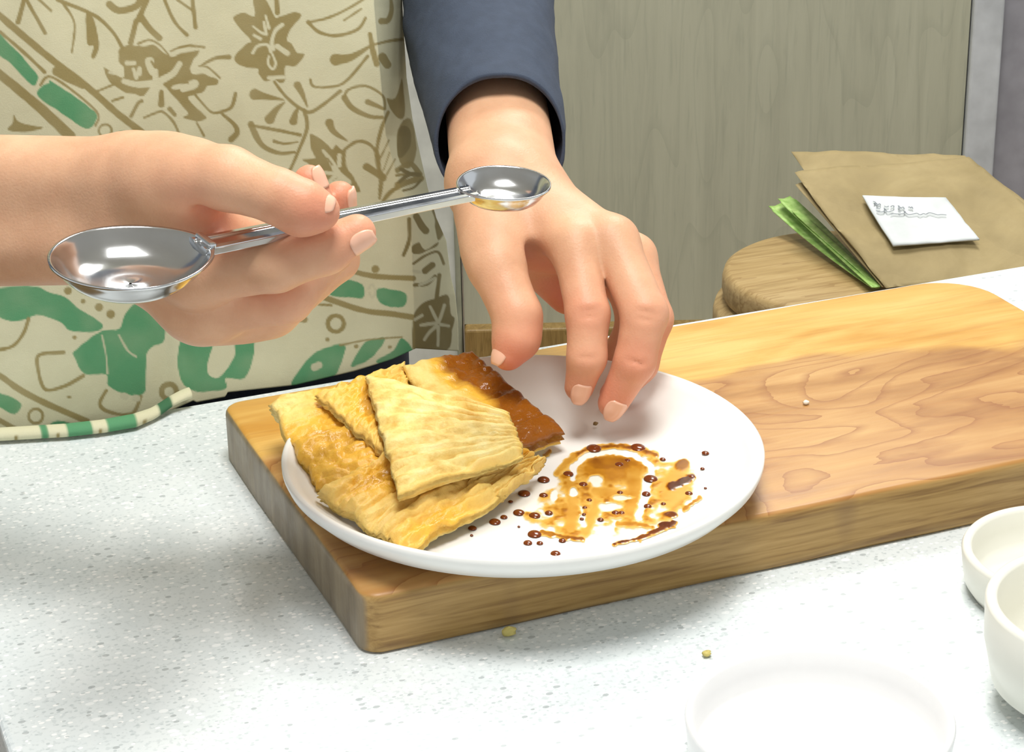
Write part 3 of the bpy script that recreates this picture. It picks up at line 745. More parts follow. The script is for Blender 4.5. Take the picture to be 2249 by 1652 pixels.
# --- the hand reaching over the plate (forearm comes out of the navy sleeve)
A_core = cores([
    ((1040, 60, 1.225, 76), (1074, 395, 1.090, 84)), ((1098, 60, 1.225, 76), (1146, 395, 1.090, 82)),
    ((1080, 395, 1.090, 84), (1262, 545, 1.045, 46)), ((1118, 405, 1.092, 82), (1345, 532, 1.048, 48)),
    ((1136, 425, 1.100, 74), (1392, 565, 1.080, 42)), ((1130, 430, 1.110, 72), (1375, 610, 1.110, 42)),
    ((1080, 420, 1.085, 78), (1085, 545, 1.055, 64)),
    ((1110, 500, 1.080, 60), (1250, 640, 1.110, 52)), ((1120, 520, 1.075, 50), (1235, 560, 1.075, 42)),
], .013)
A_ch = [
    dict(pts=[J(1078, 470, 1.068, 66), J(1092, 590, 1.045, 60), J(1136, 694, 1.035, 54), J(1130, 745, 1.033, 47), J(1116, 779, 1.033, 36)], k=.012, pads=[J(1140, 740, 1.036, 46)]),
    dict(pts=[J(1262, 540, 1.043, 50), J(1291, 690, 1.028, 48), J(1289, 785, 1.028, 43), J(1272, 850, 1.034, 33)], k=.009),
    dict(pts=[J(1346, 530, 1.046, 54), J(1416, 690, 1.026, 51), J(1394, 795, 1.028, 45), J(1346, 886, 1.036, 34)], k=.009),
    dict(pts=[J(1392, 562, 1.078, 46), J(1434, 700, 1.065, 44), J(1405, 800, 1.070, 40), J(1350, 868, 1.072, 34)], k=.008),
    dict(pts=[J(1375, 608, 1.108, 42), J(1392, 716, 1.110, 38), J(1350, 790, 1.112, 34), J(1312, 832, 1.108, 30)], k=.008),
]
A_carve = carves([((1150, 560, 1.052), (1168, 640, 1.060), .0045, .008),
                  ((1110, 672, 1.020), (1160, 662, 1.022), .0007, .002), ((1105, 690, 1.020), (1165, 680, 1.022), .0006, .002),
                  ((1268, 684, 1.0176), (1318, 680, 1.0178), .0009, .002), ((1268, 698, 1.0176), (1318, 695, 1.0178), .0008, .002), ((1390, 680, 1.0150), (1445, 690, 1.0155), .0009, .002), ((1388, 696, 1.0150), (1440, 706, 1.0155), .0008, .002), ((1270, 786, 1.0188), (1310, 786, 1.0188), .0006, .0015), ((1372, 790, 1.0184), (1416, 800, 1.0188), .0006, .0015)])
VA, QA = limb_mesh(A_core, A_ch, A_carve, .00125)

# --- the hand holding the measuring spoon
B_core = cores([
    ((-480, 395, .960, 108), (300, 396, .892, 94)), ((-480, 525, .965, 112), (310, 528, .898, 96)),
    ((300, 398, .890, 94), (370, 392, .878, 84)), ((310, 500, .900, 100), (440, 592, .884, 72)),
    ((300, 545, .910, 98), (440, 668, .905, 78)), ((320, 520, .918, 92), (430, 665, .930, 74)),
    ((310, 500, .925, 90), (420, 640, .950, 66)), ((370, 410, .882, 80), (440, 560, .890, 70)),
    ((470, 668, .918, 80), (530, 672, .925, 74)), ((400, 480, .888, 62), (570, 520, .905, 44)),
], .013)
B_ch = [
    dict(pts=[J(365, 395, .876, 84), J(430, 388, .866, 80), J(500, 392, .857, 71), J(612, 432, .846, 60), J(668, 452, .845, 55), J(704, 464, .846, 44)], k=.012, pads=[J(660, 468, .848, 50)]),
    dict(pts=[J(430, 598, .882, 70), J(605, 582, .862, 60), J(715, 548, .862, 54), J(784, 512, .862, 43)], k=.010),
    dict(pts=[J(430, 664, .906, 76), J(628, 652, .890, 60), J(728, 550, .912, 48), J(680, 398, .905, 37)], k=.010),
    dict(pts=[J(430, 672, .932, 74), J(600, 680, .926, 58), J(742, 570, .938, 46), J(746, 432, .918, 36)], k=.010),
    dict(pts=[J(420, 645, .952, 62), J(560, 690, .950, 50), J(670, 620, .955, 42), J(700, 520, .945, 34)], k=.010),
]
B_carve = carves([((450, 455, .862), (520, 492, .868), .0030, .006)])
VB, QB = limb_mesh(B_core, B_ch, B_carve, .0014)

# --- trunk, upper arms, hips and legs, coarser (all under clothes)
EL_R, EL_L = P(-480, 460, .9625), P(1075, -330, 1.33)
SH_R, SH_L = np.array([-.02, 1.23, .50]), np.array([.44, 1.25, .50])
TX = .21
c3 = lambda a, b, ra, rb, k=.05: (np.array(a, float), np.array(b, float), ra, rb, k)
T_core = [c3((TX-.07, 1.22, -.05), (TX-.06, 1.22, .42), .105, .10), c3((TX+.07, 1.22, -.05), (TX+.06, 1.22, .42), .105, .10),
          c3((TX-.19, 1.23, .47), (TX+.19, 1.24, .47), .065, .065), c3((TX, 1.23, .45), (TX, 1.22, .62), .06, .055),
          c3(SH_R, EL_R, .052, .042, .03), c3(SH_L, EL_L, .050, .036, .03), c3(EL_R, P(-400, 460, .955), .040, .034, .02), c3(EL_L, P(1060, 80, 1.218), .034, .026, .02),
          c3((TX-.08, 1.23, -.05), (TX-.09, 1.25, -.66), .085, .045), c3((TX+.08, 1.23, -.05), (TX+.09, 1.25, -.66), .085, .045)]
VT, QT = limb_mesh(T_core, [], [], .010, 4)
VBODY = np.concatenate([VA, VB, VT]); QBODY = np.concatenate([QA, QB+len(VA), QT+len(VA)+len(VB)])
def skin_mat():
    t = NT('skin'); v = t.obj()
    n = t.noise(v, 35, 4, .6); f = t.noise(v, 900, 2, .5)
    c = t.ramp(n, [(.3, srgb(206, 156, 122)), (.6, srgb(219, 172, 137)), (.8, srgb(226, 183, 148))])
    c = t.mix(t.attr('flush').outputs['Fac'], c, srgb(222, 122, 98))
    t.p(Base_Color=c, Roughness=.48, Specular_IOR_Level=.35, Subsurface_Weight=.22, Subsurface_Radius=(.006, .0022, .0011), Subsurface_Scale=.8)
    t.bump(t.math('ADD', t.math('ADD', f, t.math('MULTIPLY', n, .5)), t.noise(t.obj((1, 1, .4)), 260, 3, .6)), .22, .0007); return t.m
M_SKIN = skin_mat()
person = quad_mesh('person', VBODY, QBODY, M_SKIN)
tag(person, 'person in a floral apron and navy sleeve holding a measuring spoon over the counter', 'person')
fl_ = np.zeros(len(VBODY))
for (px, py, d, r, a) in [(1128, 790, 1.03, .016, .75), (1160, 740, 1.03, .016, .45), (1276, 860, 1.03, .018, .40), (1345, 880, 1.03, .02, .55), (1290, 690, 1.02, .020, .34), (1290, 790, 1.02, .016, .30), (1400, 800, 1.02, .02, .42), (1130, 690, 1.02, .02, .25), (1250, 700, 1.03, .014, .35),
                          (1412, 700, 1.02, .02, .30), (1200, 600, 1.07, .022, .55), (1240, 660, 1.10, .026, .75), (1380, 760, 1.07, .03, .6), (1340, 840, 1.07, .03, .65),
                          (700, 475, .84, .016, .5), (660, 485, .845, .014, .45), (690, 400, .905, .018, .55), (745, 440, .918, .018, .5), (780, 510, .862, .017, .4), (470, 450, .865, .016, .45), (515, 480, .87, .015, .6), (600, 640, .88, .02, .2)]:
    dd = np.linalg.norm(VBODY-P(px, py, d), axis=1); fl_ = np.maximum(fl_, a*np.exp(-(dd/r)**2))
set_attr(person, 'flush', fl_)

M_NAIL = plain('fingernail', srgb(238, 186, 158), .28, 0, var=.02, Specular_IOR_Level=.5)
def nail(ch, out, L, phi, shift=0.0, up=.0004):
    """nail on the last bone of a finger chain, facing direction out"""
    (a, ra), (b, rb) = ch['pts'][-2], ch['pts'][-1]
    D_ = np.linalg.norm(b-a); ax_ = (b-a)/D_; n_ = out-ax_*(out@ax_); n_ /= np.linalg.norm(n_); s_ = np.cross(ax_, n_)
    V = []; nu, nv = 13, 11
    for lay in (0, 1):
        for j in range(nv):
            t = -1+2*j/(nv-1); al = shift+L*.5*t
            rr = rb+(ra-rb)*(-al/D_) if al < 0 else rb*(1-.30*(al/rb)**2)
            wf = math.sqrt(max(0.02, 1-abs(t)**2.6*.72))
            for i in range(nu):
                p_ = (-1+2*i/(nu-1))*phi*wf; lift = rr+up-.00045*abs(p_/phi)**2-lay*.0012
                V.append(b+ax_*al+(n_*math.cos(p_)+s_*math.sin(p_))*lift)
    F = [tuple(q) for q in grid_quads(nu, nv)]; k = nu*nv
    F += [tuple(k+i for i in q[::-1]) for q in F]
    lp = list(range(nu))+[j*nu+nu-1 for j in range(1, nv)]+[(nv-1)*nu+i for i in range(nu-2, -1, -1)]+[j*nu for j in range(nv-2, 0, -1)]
    F += [(lp[(i+1) % len(lp)], lp[i], k+lp[i], k+lp[(i+1) % len(lp)]) for i in range(len(lp))]
    return new_mesh('fingernail', V, F, M_NAIL, person)
toC = -FW
nail(A_ch[0], toC*.75-RT*.9, .0120, .78, .0010)
nail(A_ch[1], toC*.9+RT*.25, .0115, .80, .0014)
nail(A_ch[2], toC*.9+RT*.3-UP*.2, .0115, .80, .0014)
nail(B_ch[0], toC*.85+UP*.6, .0115, .72, -.0015)
nail(B_ch[1], toC*.65+RT*.6-UP*.5, .0105, .75, .0008)
nail(B_ch[2], RT*.8+toC*.4, .0095, .75, .0008)
nail(B_ch[3], RT*.9+toC*.3, .0092, .75, .0008)

# --- navy top: trunk cover and sleeves
M_NAVY = plain('navy_jersey', srgb(58, 68, 85), .85, .25, 1400, .05)
S_core = [(a, b, ra+.007, rb+.007, k) for (a, b, ra, rb, k) in T_core[:6]]
VS, QS = limb_mesh(S_core[:3]+[S_core[4], (SH_L, EL_L, .058, .050, .03)], [], [], .010, 4)
quad_mesh('shirt', VS, QS, M_NAVY, person)
M_TROUSER = plain('dark_trousers', srgb(52, 54, 60), .85, .2, 900)
VL, QL = limb_mesh([(a, b, ra+.012, rb+.02, k) for (a, b, ra, rb, k) in T_core[8:]]+[(np.array([TX-.07, 1.22, -.22]), np.array([TX+.07, 1.22, -.22]), .118, .118, .03), (np.array([TX-.06, 1.22, -.13]), np.array([TX+.06, 1.22, -.13]), .116, .116, .03)], [], [], .012, 3)
quad_mesh('trousers', VL, QL, M_TROUSER, person)
def sleeve(path, radii, cut, name='sleeve', n=64, m=60):
    C_ = catmull(path, m); rr = np.interp(np.linspace(0, 1, m), np.linspace(0, 1, len(radii)), radii); V = []
    refx = RT
    for lay in (0, 1):
        for i in range(m):
            d_ = C_[min(i+1, m-1)]-C_[max(i-1, 0)]; d_ /= np.linalg.norm(d_)
            xa = refx-d_*(refx@d_); xa /= np.linalg.norm(xa); ya = np.cross(d_, xa)          # ya points to the upper side of the arm
            if ya@UP < 0: ya = -ya
            for k in range(n):
                a = 2*math.pi*k/n; r = rr[i]-lay*.0018
                q_ = C_[i]+(xa*math.cos(a)*1.0+ya*math.sin(a))*r
                f = max(0, (i/(m-1)-.55)/.45)
                q_ = q_+d_*cut(math.sin(a), math.cos(a))*f*f
                V.append(q_)
    V = np.array(V)
    V[:n*m] += (V[:n*m]-np.repeat(C_, n, 0))/.03*(.0012*fbm(V[:n*m]*np.array([45, 45, 90]), 2))[:, None]
    F = grid_quads(n, m, True); k0 = n*m
    F2 = [tuple(k0+i for i in q_[::-1]) for q_ in F]
    rim = [((m-1)*n+(k+1) % n, (m-1)*n+k, k0+(m-1)*n+k, k0+(m-1)*n+(k+1) % n) for k in range(n)]
    return new_mesh(name, V, [tuple(q_[::-1]) for q_ in F]+[f[::-1] for f in F2]+rim, M_NAVY, person)
sleeve([EL_L+np.array([0, .01, .03]), P(1050, -120, 1.275), P(1052, 60, 1.220), P(1078, 210, 1.160), P(1101, 322, 1.118)], [.052, .0445, .0420, .0375, .0338],
       lambda s_, c_: -.014*s_-.004*abs(c_))
sleeve([SH_R, EL_R+(SH_R-EL_R)*.5, EL_R, P(-440, 460, .958)], [.062, .056, .052, .048], lambda s_, c_: 0)

# ------------------------------------------------------------------ apron
def Z3(l): return [(x/2.142, y/2.142) for x, y in l]
def Z4(l): return [(x/2.142, 550+y/2.142) for x, y in l]
CREAM, BROWN, GREEN = np.array(srgb(206, 203, 172)[:3]), np.array(srgb(150, 137, 92)[:3]), np.array(srgb(92, 150, 108)[:3])
def paint(q, col, a, c):
    return col*(1-a[:, None])+c[None]*a[:, None]
def apply_print(q):
    q = np.where(q < -25, -50-q, q)            # the repeat of the print carries on beyond this panel
    col = np.tile(CREAM, (len(q), 1)).astype(float)
    wob = 2.2*fbm(np.stack([q[:, 0]*.05, q[:, 1]*.05, q[:, 0]*0], 1), 2)
    blot = fbm(np.stack([q[:, 0]*.02, q[:, 1]*.02, q[:, 0]*0+4], 1), 3)
    col *= (1+.05*blot)[:, None]
    def fill(poly, c, soft=1.4):
        poly = np.asarray(poly); poly = catmull(np.concatenate([poly[-1:], poly, poly[:2]]), (len(poly)+2)*4+1)[4:-4]; lo = poly.min(0)-8; hi = poly.max(0)+8
        k = np.where(((q > lo) & (q < hi)).all(1))[0]
        if not len(k): return
        d = poly_sd(q[k], poly)+wob[k]; a = sm(soft, -soft, d)*(1-.12*np.clip(blot[k]+.3, 0, 1)); col[k] = paint(q[k], col[k], a, c)
    def line(pts, w, c, w1=None, curve=True, soft=1.4):
        pts = np.asarray(pts, float)
        if curve and len(pts) > 2: pts = catmull(pts, len(pts)*5)
        lo = pts.min(0)-max(w, w1 or 0)-8; hi = pts.max(0)+max(w, w1 or 0)+8
        k = np.where(((q > lo) & (q < hi)).all(1))[0]
        if not len(k): return
        d, t = seg_dist(q[k], pts); ww = w+((w1 if w1 is not None else w)-w)*t
        a = sm(soft, -soft, d-ww*.62+wob[k]*.5)*(1-.15*np.clip(blot[k]+.3, 0, 1)); col[k] = paint(q[k], col[k], a, c)
    def ring(c0, r, w, c):
        line([(c0[0]+r*math.cos(t), c0[1]+r*math.sin(t)) for t in np.linspace(0, 2*math.pi, 17)], w, c, curve=False)
    s = 1/2.142
    L3 = lambda pts, w, w1=None, c=BROWN: line(Z3(pts), w*s, c, None if w1 is None else w1*s)
    L4 = lambda pts, w, w1=None, c=BROWN: line(Z4(pts), w*s, c, None if w1 is None else w1*s)
    # diagonal border band
    L3([(-60, 20), (0, 75), (230, 270), (400, 400), (560, 540), (690, 640)], 26); L3([(0, 150), (110, 245), (210, 340)], 14); L3([(-60, 300), (0, 350), (180, 500), (330, 640)], 28, 42)
    L3([(270, 335), (330, 370), (390, 400)], 40, 30); L3([(190, 400), (250, 365), (450, 520), (450, 590)], 10)
    for g in ([(-30, 140), (0, 160), (50, 210), (170, 340), (175, 380), (150, 402), (60, 310), (0, 262), (-30, 240)], [(230, 392), (250, 386), (440, 520), (450, 570), (400, 605), (300, 540), (180, 455), (190, 412)], [(550, 650), (575, 615), (640, 665), (560, 668)]): fill(Z3(g), GREEN)
    ring(Z3([(495, 615)])[0], 30*s, 11*s, BROWN)
    fill(Z3([(65, 540), (90, 575), (200, 600), (120, 622), (40, 612), (60, 580)]), BROWN)
    # big flower
    def tr(ox, oy, k):
        T_ = lambda l: [(ox+x/k, oy+y/k) for x, y in l]
        return (lambda g, c=BROWN: fill(T_(g), c)), (lambda pts, w, c=BROWN, w1=None: line(T_(pts), w*.8/k, c, None if w1 is None else w1*.8/k))
    fa, la = tr(200, 60, 6.247)
    fa([(390, 300), (520, 250), (620, 260), (720, 260), (850, 240), (930, 290), (1010, 350), (1110, 400), (1240, 350), (1330, 320), (1480, 310), (1460, 380), (1410, 440), (1380, 520), (1360, 580), (1400, 640), (1540, 630), (1640, 680), (1740, 720), (1720, 790), (1600, 800), (1540, 880), (1430, 920), (1330, 960), (1420, 1080), (1580, 1220), (1520, 1280), (1420, 1285), (1270, 1240), (1330, 1180), (1230, 1060), (1080, 880), (980, 800), (800, 870), (700, 945), (560, 905), (460, 890), (320, 800), (240, 720), (175, 555), (260, 600), (430, 690), (450, 600), (440, 540), (390, 480), (380, 380)])
    for pts, w, w1 in (([(450, 740), (640, 785), (880, 765)], 70, 110), ([(870, 770), (1000, 710), (1130, 630), (1212, 505)], 100, 80), ([(880, 600), (885, 820)], 80, 90), ([(940, 820), (1080, 960), (1290, 1185)], 110, 40), ([(870, 820), (790, 960)], 90, 120), ([(890, 850), (900, 1000)], 90, 90), ([(1130, 825), (1280, 800), (1420, 775)], 50, 120), ([(1260, 850), (1400, 820)], 70, 60), ([(490, 490), (590, 490)], 65, 60), ([(580, 570), (620, 690)], 40, 60), ([(665, 570), (660, 640)], 60, 60), ([(1370, 970), (1580, 1190)], 62, 58), ([(250, 620), (430, 650)], 30, 48), ([(1210, 345), (1460, 300)], 22, 34), ([(1390, 590), (1560, 590), (1740, 690)], 50, 42)): la(pts, w, CREAM, w1)
    la([(800, 470), (815, 540), (845, 620)], 130, CREAM, 90)
    for pts, w, w1 in (([(830, 470), (880, 555)], 30, 30), ([(1170, 770), (1330, 762)], 18, 26), ([(965, 890), (965, 1060)], 60, 85), ([(650, 225), (800, 175), (940, 240), (1065, 380)], 34, 28), ([(1090, 330), (1200, 282), (1350, 252), (1550, 272)], 26, 42), ([(1480, 535), (1600, 550), (1770, 695)], 26, 26), ([(1500, 530), (1700, 425), (1890, 412)], 26, 70), ([(1430, 930), (1630, 1150), (1740, 1172)], 32, 40), ([(1730, 1175), (1920, 1100), (1982, 910)], 48, 58), ([(1800, 1190), (1960, 1330), (2005, 1440), (1920, 1540)], 44, 90), ([(730, 1240), (920, 1165), (1000, 1172), (1130, 1300), (1200, 1440)], 34, 36), ([(1450, 1310), (1550, 1490)], 26, 34), ([(550, 1220), (640, 1050), (690, 1015)], 50, 56), ([(290, 1010), (440, 960)], 34, 30), ([(80, 880), (300, 790)], 34, 34), ([(1080, 1120), (1150, 1200)], 64, 50)): la(pts, w, BROWN, w1)
    # stems along the top
    for pts, w in (([(640, 100), (615, 200)], 20), ([(650, 95), (690, 0), (700, -40)], 22), ([(660, 75), (700, 130), (750, 180)], 24), ([(515, 20), (560, 50), (640, 30), (665, -10)], 26), ([(270, 0), (440, 70), (530, 150), (575, 225)], 14), ([(300, 20), (350, 110), (338, 245)], 10), ([(85, 105), (115, -10)], 18), ([(125, 0), (170, 80), (212, 155)], 14), ([(180, -5), (240, 50)], 10), ([(770, -10), (820, 100), (880, 165)], 14), ([(835, 0), (900, 45)], 10), ([(905, 0), (920, 130)], 16)): L3(pts, w)
    fill(Z3([(405, 60), (432, 70), (468, 200), (448, 270), (428, 268), (440, 215), (410, 205)]), BROWN)
    # star flower
    fb, lb = tr(500, 0, 5.1625)
    fb([(290, -20), (420, -20), (530, 190), (590, 190), (760, 140), (835, 180), (720, 320), (670, 450), (720, 500), (790, 600), (870, 620), (770, 740), (650, 750), (650, 900), (600, 940), (520, 900), (430, 920), (350, 840), (340, 780), (200, 770), (90, 700), (90, 630), (210, 500), (260, 460), (150, 330), (60, 200), (180, 140), (310, 190)])
    for pts, w in (([(430, 180), (470, 320)], 28), ([(410, 250), (440, 390)], 30), ([(290, 300), (380, 370), (440, 385)], 28), ([(300, 400), (370, 440)], 38), ([(620, 280), (540, 350), (500, 480), (520, 560)], 42), ([(285, 600), (340, 522), (450, 510), (490, 590)], 36), ([(565, 525), (680, 605)], 58), ([(505, 610), (545, 720), (510, 785), (458, 720), (468, 640)], 28), ([(465, 882), (635, 876)], 40)): lb(pts, w, CREAM)
    L3([(1300, -10), (1305, 60)], 18)
    for pts, w, w1 in (([(1290, 385), (1350, 460), (1430, 520), (1480, 520), (1600, 430)], 12, 14), ([(1430, 520), (1445, 600), (1400, 720), (1365, 800)], 15, 13), ([(1200, 445), (1250, 455), (1335, 470)], 44, 6), ([(1270, 560), (1300, 515), (1340, 480)], 40, 5), ([(1380, 570), (1390, 535), (1405, 505)], 34, 6), ([(1400, 400), (1425, 450), (1445, 500)], 30, 6),
                       ([(1720, -10), (1620, 50), (1530, 88), (1450, 105)], 12, 8), ([(1450, 105), (1500, 150), (1580, 168), (1680, 140), (1720, 85)], 15, 10), ([(1620, 95), (1700, 42)], 10, 8), ([(1580, 280), (1650, 270), (1745, 215)], 46, 8), ([(1745, 215), (1820, 195), (1890, 185)], 8, 14), ([(1460, 375), (1480, 408), (1580, 405), (1640, 370), (1730, 265)], 10, 12),
                       ([(1620, 460), (1640, 422), (1720, 405), (1800, 450), (1812, 512)], 10, 10), ([(1620, 460), (1660, 510), (1740, 548), (1800, 552)], 24, 14), ([(1730, 480), (1805, 512)], 22, 14), ([(1180, 585), (1230, 680), (1310, 720), (1385, 716)], 26, 12), ([(1180, 590), (1280, 608), (1412, 635)], 12, 14), ([(1290, 665), (1340, 676), (1400, 668)], 13, 8), ([(1550, 580), (1570, 620), (1632, 662)], 34, 8),
                       ([(1620, 705), (1680, 665), (1740, 680), (1780, 740), (1785, 830)], 13, 13), ([(1740, 160), (1755, 240), (1772, 300)], 16, 24), ([(1795, 100), (1825, 95), (1842, 50), (1838, -10)], 26, 12), ([(1800, 270), (1822, 305)], 34, 30), ([(1800, 950), (1840, 900), (1950, 850)], 10, 16)): L3(pts, w, w1)
    fill(Z3([(1892, 365), (1902, 545), (1860, 545), (1818, 465), (1860, 460)]), BROWN)
    fc, lc = tr(540, 240, 5.918)
    fc([(835, 335), (900, 350), (1040, 440), (1120, 520), (1170, 455), (1240, 520), (1300, 530), (1300, 640), (1330, 780), (1400, 880), (1490, 1070), (1400, 1050), (1330, 920), (1250, 870), (1100, 950), (1040, 990), (960, 900), (820, 720), (735, 660), (830, 640), (900, 630), (860, 540)])
    for pts, w, w1 in (([(1005, 540), (1090, 650), (1190, 830)], 40, 90), ([(1215, 600), (1215, 730)], 55, 55), ([(950, 815), (1130, 835)], 55, 45), ([(1190, 840), (1080, 940)], 70, 40), ([(1200, 840), (1340, 950)], 80, 70)): lc(pts, w, CREAM, w1)
    for pts, w, w1 in (([(1060, 640), (1120, 720)], 30, 24), ([(1850, 40), (1760, 260), (1700, 560), (1740, 800), (1800, 880)], 44, 60), ([(1745, 640), (1860, 400)], 22, 22), ([(1830, 850), (1940, 650)], 22, 22), ([(1790, 790), (1870, 560)], 18, 18), ([(1570, 750), (1680, 820), (1790, 900)], 100, 80), ([(1765, 880), (1738, 1160)], 80, 30), ([(1790, 1185), (1980, 1000), (2240, 880)], 40, 50), ([(1960, 860), (2240, 820)], 34, 30)): lc(pts, w, BROWN, w1)
    fill(Z3([(1870, 610), (1930, 560), (1960, 700), (1930, 790), (1880, 760)]), BROWN); L3([(1870, 800), (1930, 770), (1975, 820)], 20); L3([(1870, 870), (1980, 840)], 24)
    # lower part
    for g in ([(-40, 180), (5, 175), (160, 168), (240, 200), (300, 215), (380, 280), (482, 350), (440, 382), (330, 378), (290, 340), (190, 305), (130, 320), (90, 332), (30, 330), (-40, 270)],
              [(720, 235), (640, 250), (590, 300), (560, 370), (480, 380), (360, 465), (350, 500), (400, 582), (500, 582), (510, 640), (620, 682), (682, 660), (690, 500), (720, 450), (772, 430), (772, 330)],
              [(870, 380), (1000, 380), (1000, 450), (975, 540), (990, 592), (1040, 592), (1100, 500), (1112, 400), (1192, 400), (1192, 500), (1150, 602), (1060, 602), (1060, 655), (890, 655), (835, 540)],
              [(1370, 635), (1440, 520), (1510, 465), (1620, 445), (1600, 540), (1560, 602), (1470, 622)], [(1650, 545), (1700, 450), (1740, 420), (1812, 413), (1762, 492), (1700, 532)], [(1768, 522), (1850, 470), (1890, 410), (1945, 475), (1920, 502), (1830, 542)],
              [(1555, 150), (1600, 134), (1702, 160), (1706, 222), (1640, 222), (1545, 206)], [(1778, 180), (1906, 200), (1896, 266), (1790, 250)], [(-40, 650), (0, 670), (100, 720), (70, 772), (0, 737), (-40, 720)], [(235, 822), (270, 800), (340, 815), (300, 835)]): fill(Z4(g), GREEN)
    for pts, w in (([(135, 322), (110, 390), (60, 450), (-20, 472)], 14), ([(300, 480), (190, 490), (176, 540), (210, 652), (300, 640), (392, 590)], 14), ([(500, 660), (470, 722), (512, 760), (620, 770), (662, 688)], 14), ([(-30, 575), (0, 590), (100, 660), (220, 722), (410, 805)], 24), ([(-30, 785), (110, 862)], 20), ([(1600, 446), (1740, 420), (1892, 408)], 8), ([(1600, 80), (1750, 120), (1945, 132)], 20), ([(1520, 220), (1700, 280), (1850, 300), (1945, 316)], 22), ([(1320, 318), (1380, 318), (1432, 325)], 26), ([(1200, 420), (1300, 360)], 9), ([(320, 690), (330, 690)], 8), ([(1500, 255), (1560, 258)], 9)): L4(pts, w)
    for c0, r, w in (((168, 780), 34, 11), ((795, 665), 36, 20), ((1580, 345), 38, 17)): ring(Z4([c0])[0], r*s, w*s, BROWN)
    for c0, r in (((465, 267), 15), ((520, 300), 16), ((390, 240), 9), ((318, 190), 15), ((350, 410), 7), ((1540, 420), 8), ((1675, 452), 9), ((1765, 88), 14), ((1833, 455), 7)): L4([c0, (c0[0]+2, c0[1])], r*2)
    for pts, w in (([(1480, 550), (1500, 540)], 28), ([(580, 685), (590, 688)], 26), ([(635, 695), (645, 697)], 26), ([(560, 400), (600, 470), (640, 500)], 8), ([(480, 400), (500, 500), (505, 580)], 6), ([(1735, 180), (1750, 160), (1766, 190), (1752, 225), (1738, 200)], 9)): L4(pts, w, None, CREAM*.9)
    # side panel flower; brown and cream darkened, turned-away shade put into the print
    S = lambda l: [(880+x/3.175, 280+y/3.175) for x, y in l]
    BROWN_SHADED = BROWN*.72; ls = lambda pts, w, c=BROWN_SHADED, w1=None: line(S(pts), w/3.175, c, None if w1 is None else w1/3.175)
    for g in ([(90, 1320), (150, 1230), (250, 1190), (330, 1170), (350, 1300), (380, 1330), (360, 1420), (320, 1560), (110, 1560), (80, 1480)], [(220, 550), (300, 600), (325, 690), (260, 790), (235, 650)], [(80, 830), (130, 800), (170, 850), (260, 800), (250, 830), (170, 870), (90, 880)], [(-10, 0), (60, 10), (70, 120), (20, 200), (-20, 190)]): fill(S(g), BROWN_SHADED)
    for pts, w in (([(110, 620), (150, 690), (175, 720)], 40), ([(60, 640), (60, 780), (20, 890)], 22), ([(90, 950), (180, 890), (260, 870), (300, 950)], 16), ([(170, 1000), (220, 960)], 36), ([(270, 1030), (250, 1200)], 24), ([(100, 1100), (180, 1090), (240, 1040)], 22), ([(-10, 380), (60, 330), (130, 330)], 22), ([(20, 440), (90, 420), (140, 370)], 16), ([(0, 290), (60, 320)], 20)): ls(pts, w)
    cream_shaded = CREAM*.85  # petal cream dimmed with the same painted-in side shade
    for pts in ([(260, 1360), (230, 1300), (205, 1250)], [(265, 1360), (290, 1290), (305, 1240)], [(250, 1365), (190, 1372), (140, 1380)], [(280, 1375), (335, 1385)], [(250, 1385), (200, 1430), (165, 1480)], [(262, 1390), (262, 1450), (260, 1520)]): ls(pts, 18, cream_shaded)
    for pts in ([(100, 1340), (150, 1310)], [(130, 1100), (180, 1080), (240, 1050)], [(90, 1000), (140, 1010)]): ls(pts, 16, cream_shaded)
    return np.clip(col, 0, 1)

def apron_mat():
    t = NT('printed_apron_cotton'); c = t.attr('print').outputs['Color']; v = t.obj()
    w = t.noise(v, 1600, 2, .5); b = t.noise(v, 60, 4, .6)
    c2 = t.mix(t.ramp(b, [(.35, (.16, .16, .16, 1)), (.6, (0, 0, 0, 1))]), c, t.mix(1.0, c, (.86, .84, .74, 1), 'MULTIPLY'))
    t.p(Base_Color=c2, Roughness=.85, Specular_IOR_Level=.2); t.bump(t.math('ADD', w, t.math('MULTIPLY', b, 2)), .2, .0006); return t.m
M_APRON = apron_mat()
fold_x = lambda py: np.interp(py, [-600, 0, 280, 400, 460, 560, 780], [800, 822, 848, 880, 904, 906, 914])
sil_x = lambda py: np.interp(py, [-600, 0, 150, 240, 400, 470, 520, 600, 640, 700, 800], [875, 884, 893, 906, 940, 958, 980, 990, 1000, 1006, 1008])
hem_y = lambda px: np.interp(px, [-600, 0, 150, 250, 330, 380, 425, 432, 495, 500, 650, 780, 860, 914], [985, 948, 938, 928, 915, 900, 880, 884, 872, 862, 846, 815, 790, 765])
NF, NS, NR = 520, 56, 480
cols = []
tt = np.linspace(0, 1, NR)
top_py = -520.0
YA0 = YB+.007
def cloth_y(px, py):
    y = YA0+.010*np.exp(-((px-120)/900)**2)*0
    y = y+.0022*np.sin(px*.012+.004*py)+.0016*fbm(np.stack([px*.006, py*.0035, px*0], 1), 2)
    y = y-.004*np.exp(-((px-405-(py-870)*.10)/28)**2)*sm(520, 760, py)          # pleat by the hem
    y = y+.020*sm(300, -520, py)                                                # leans back towards the waist
    return y
uf = np.linspace(0, 1, NF)
PXg = np.zeros((NR, NF+NS)); PYg = np.zeros_like(PXg); Yg = np.zeros_like(PXg)
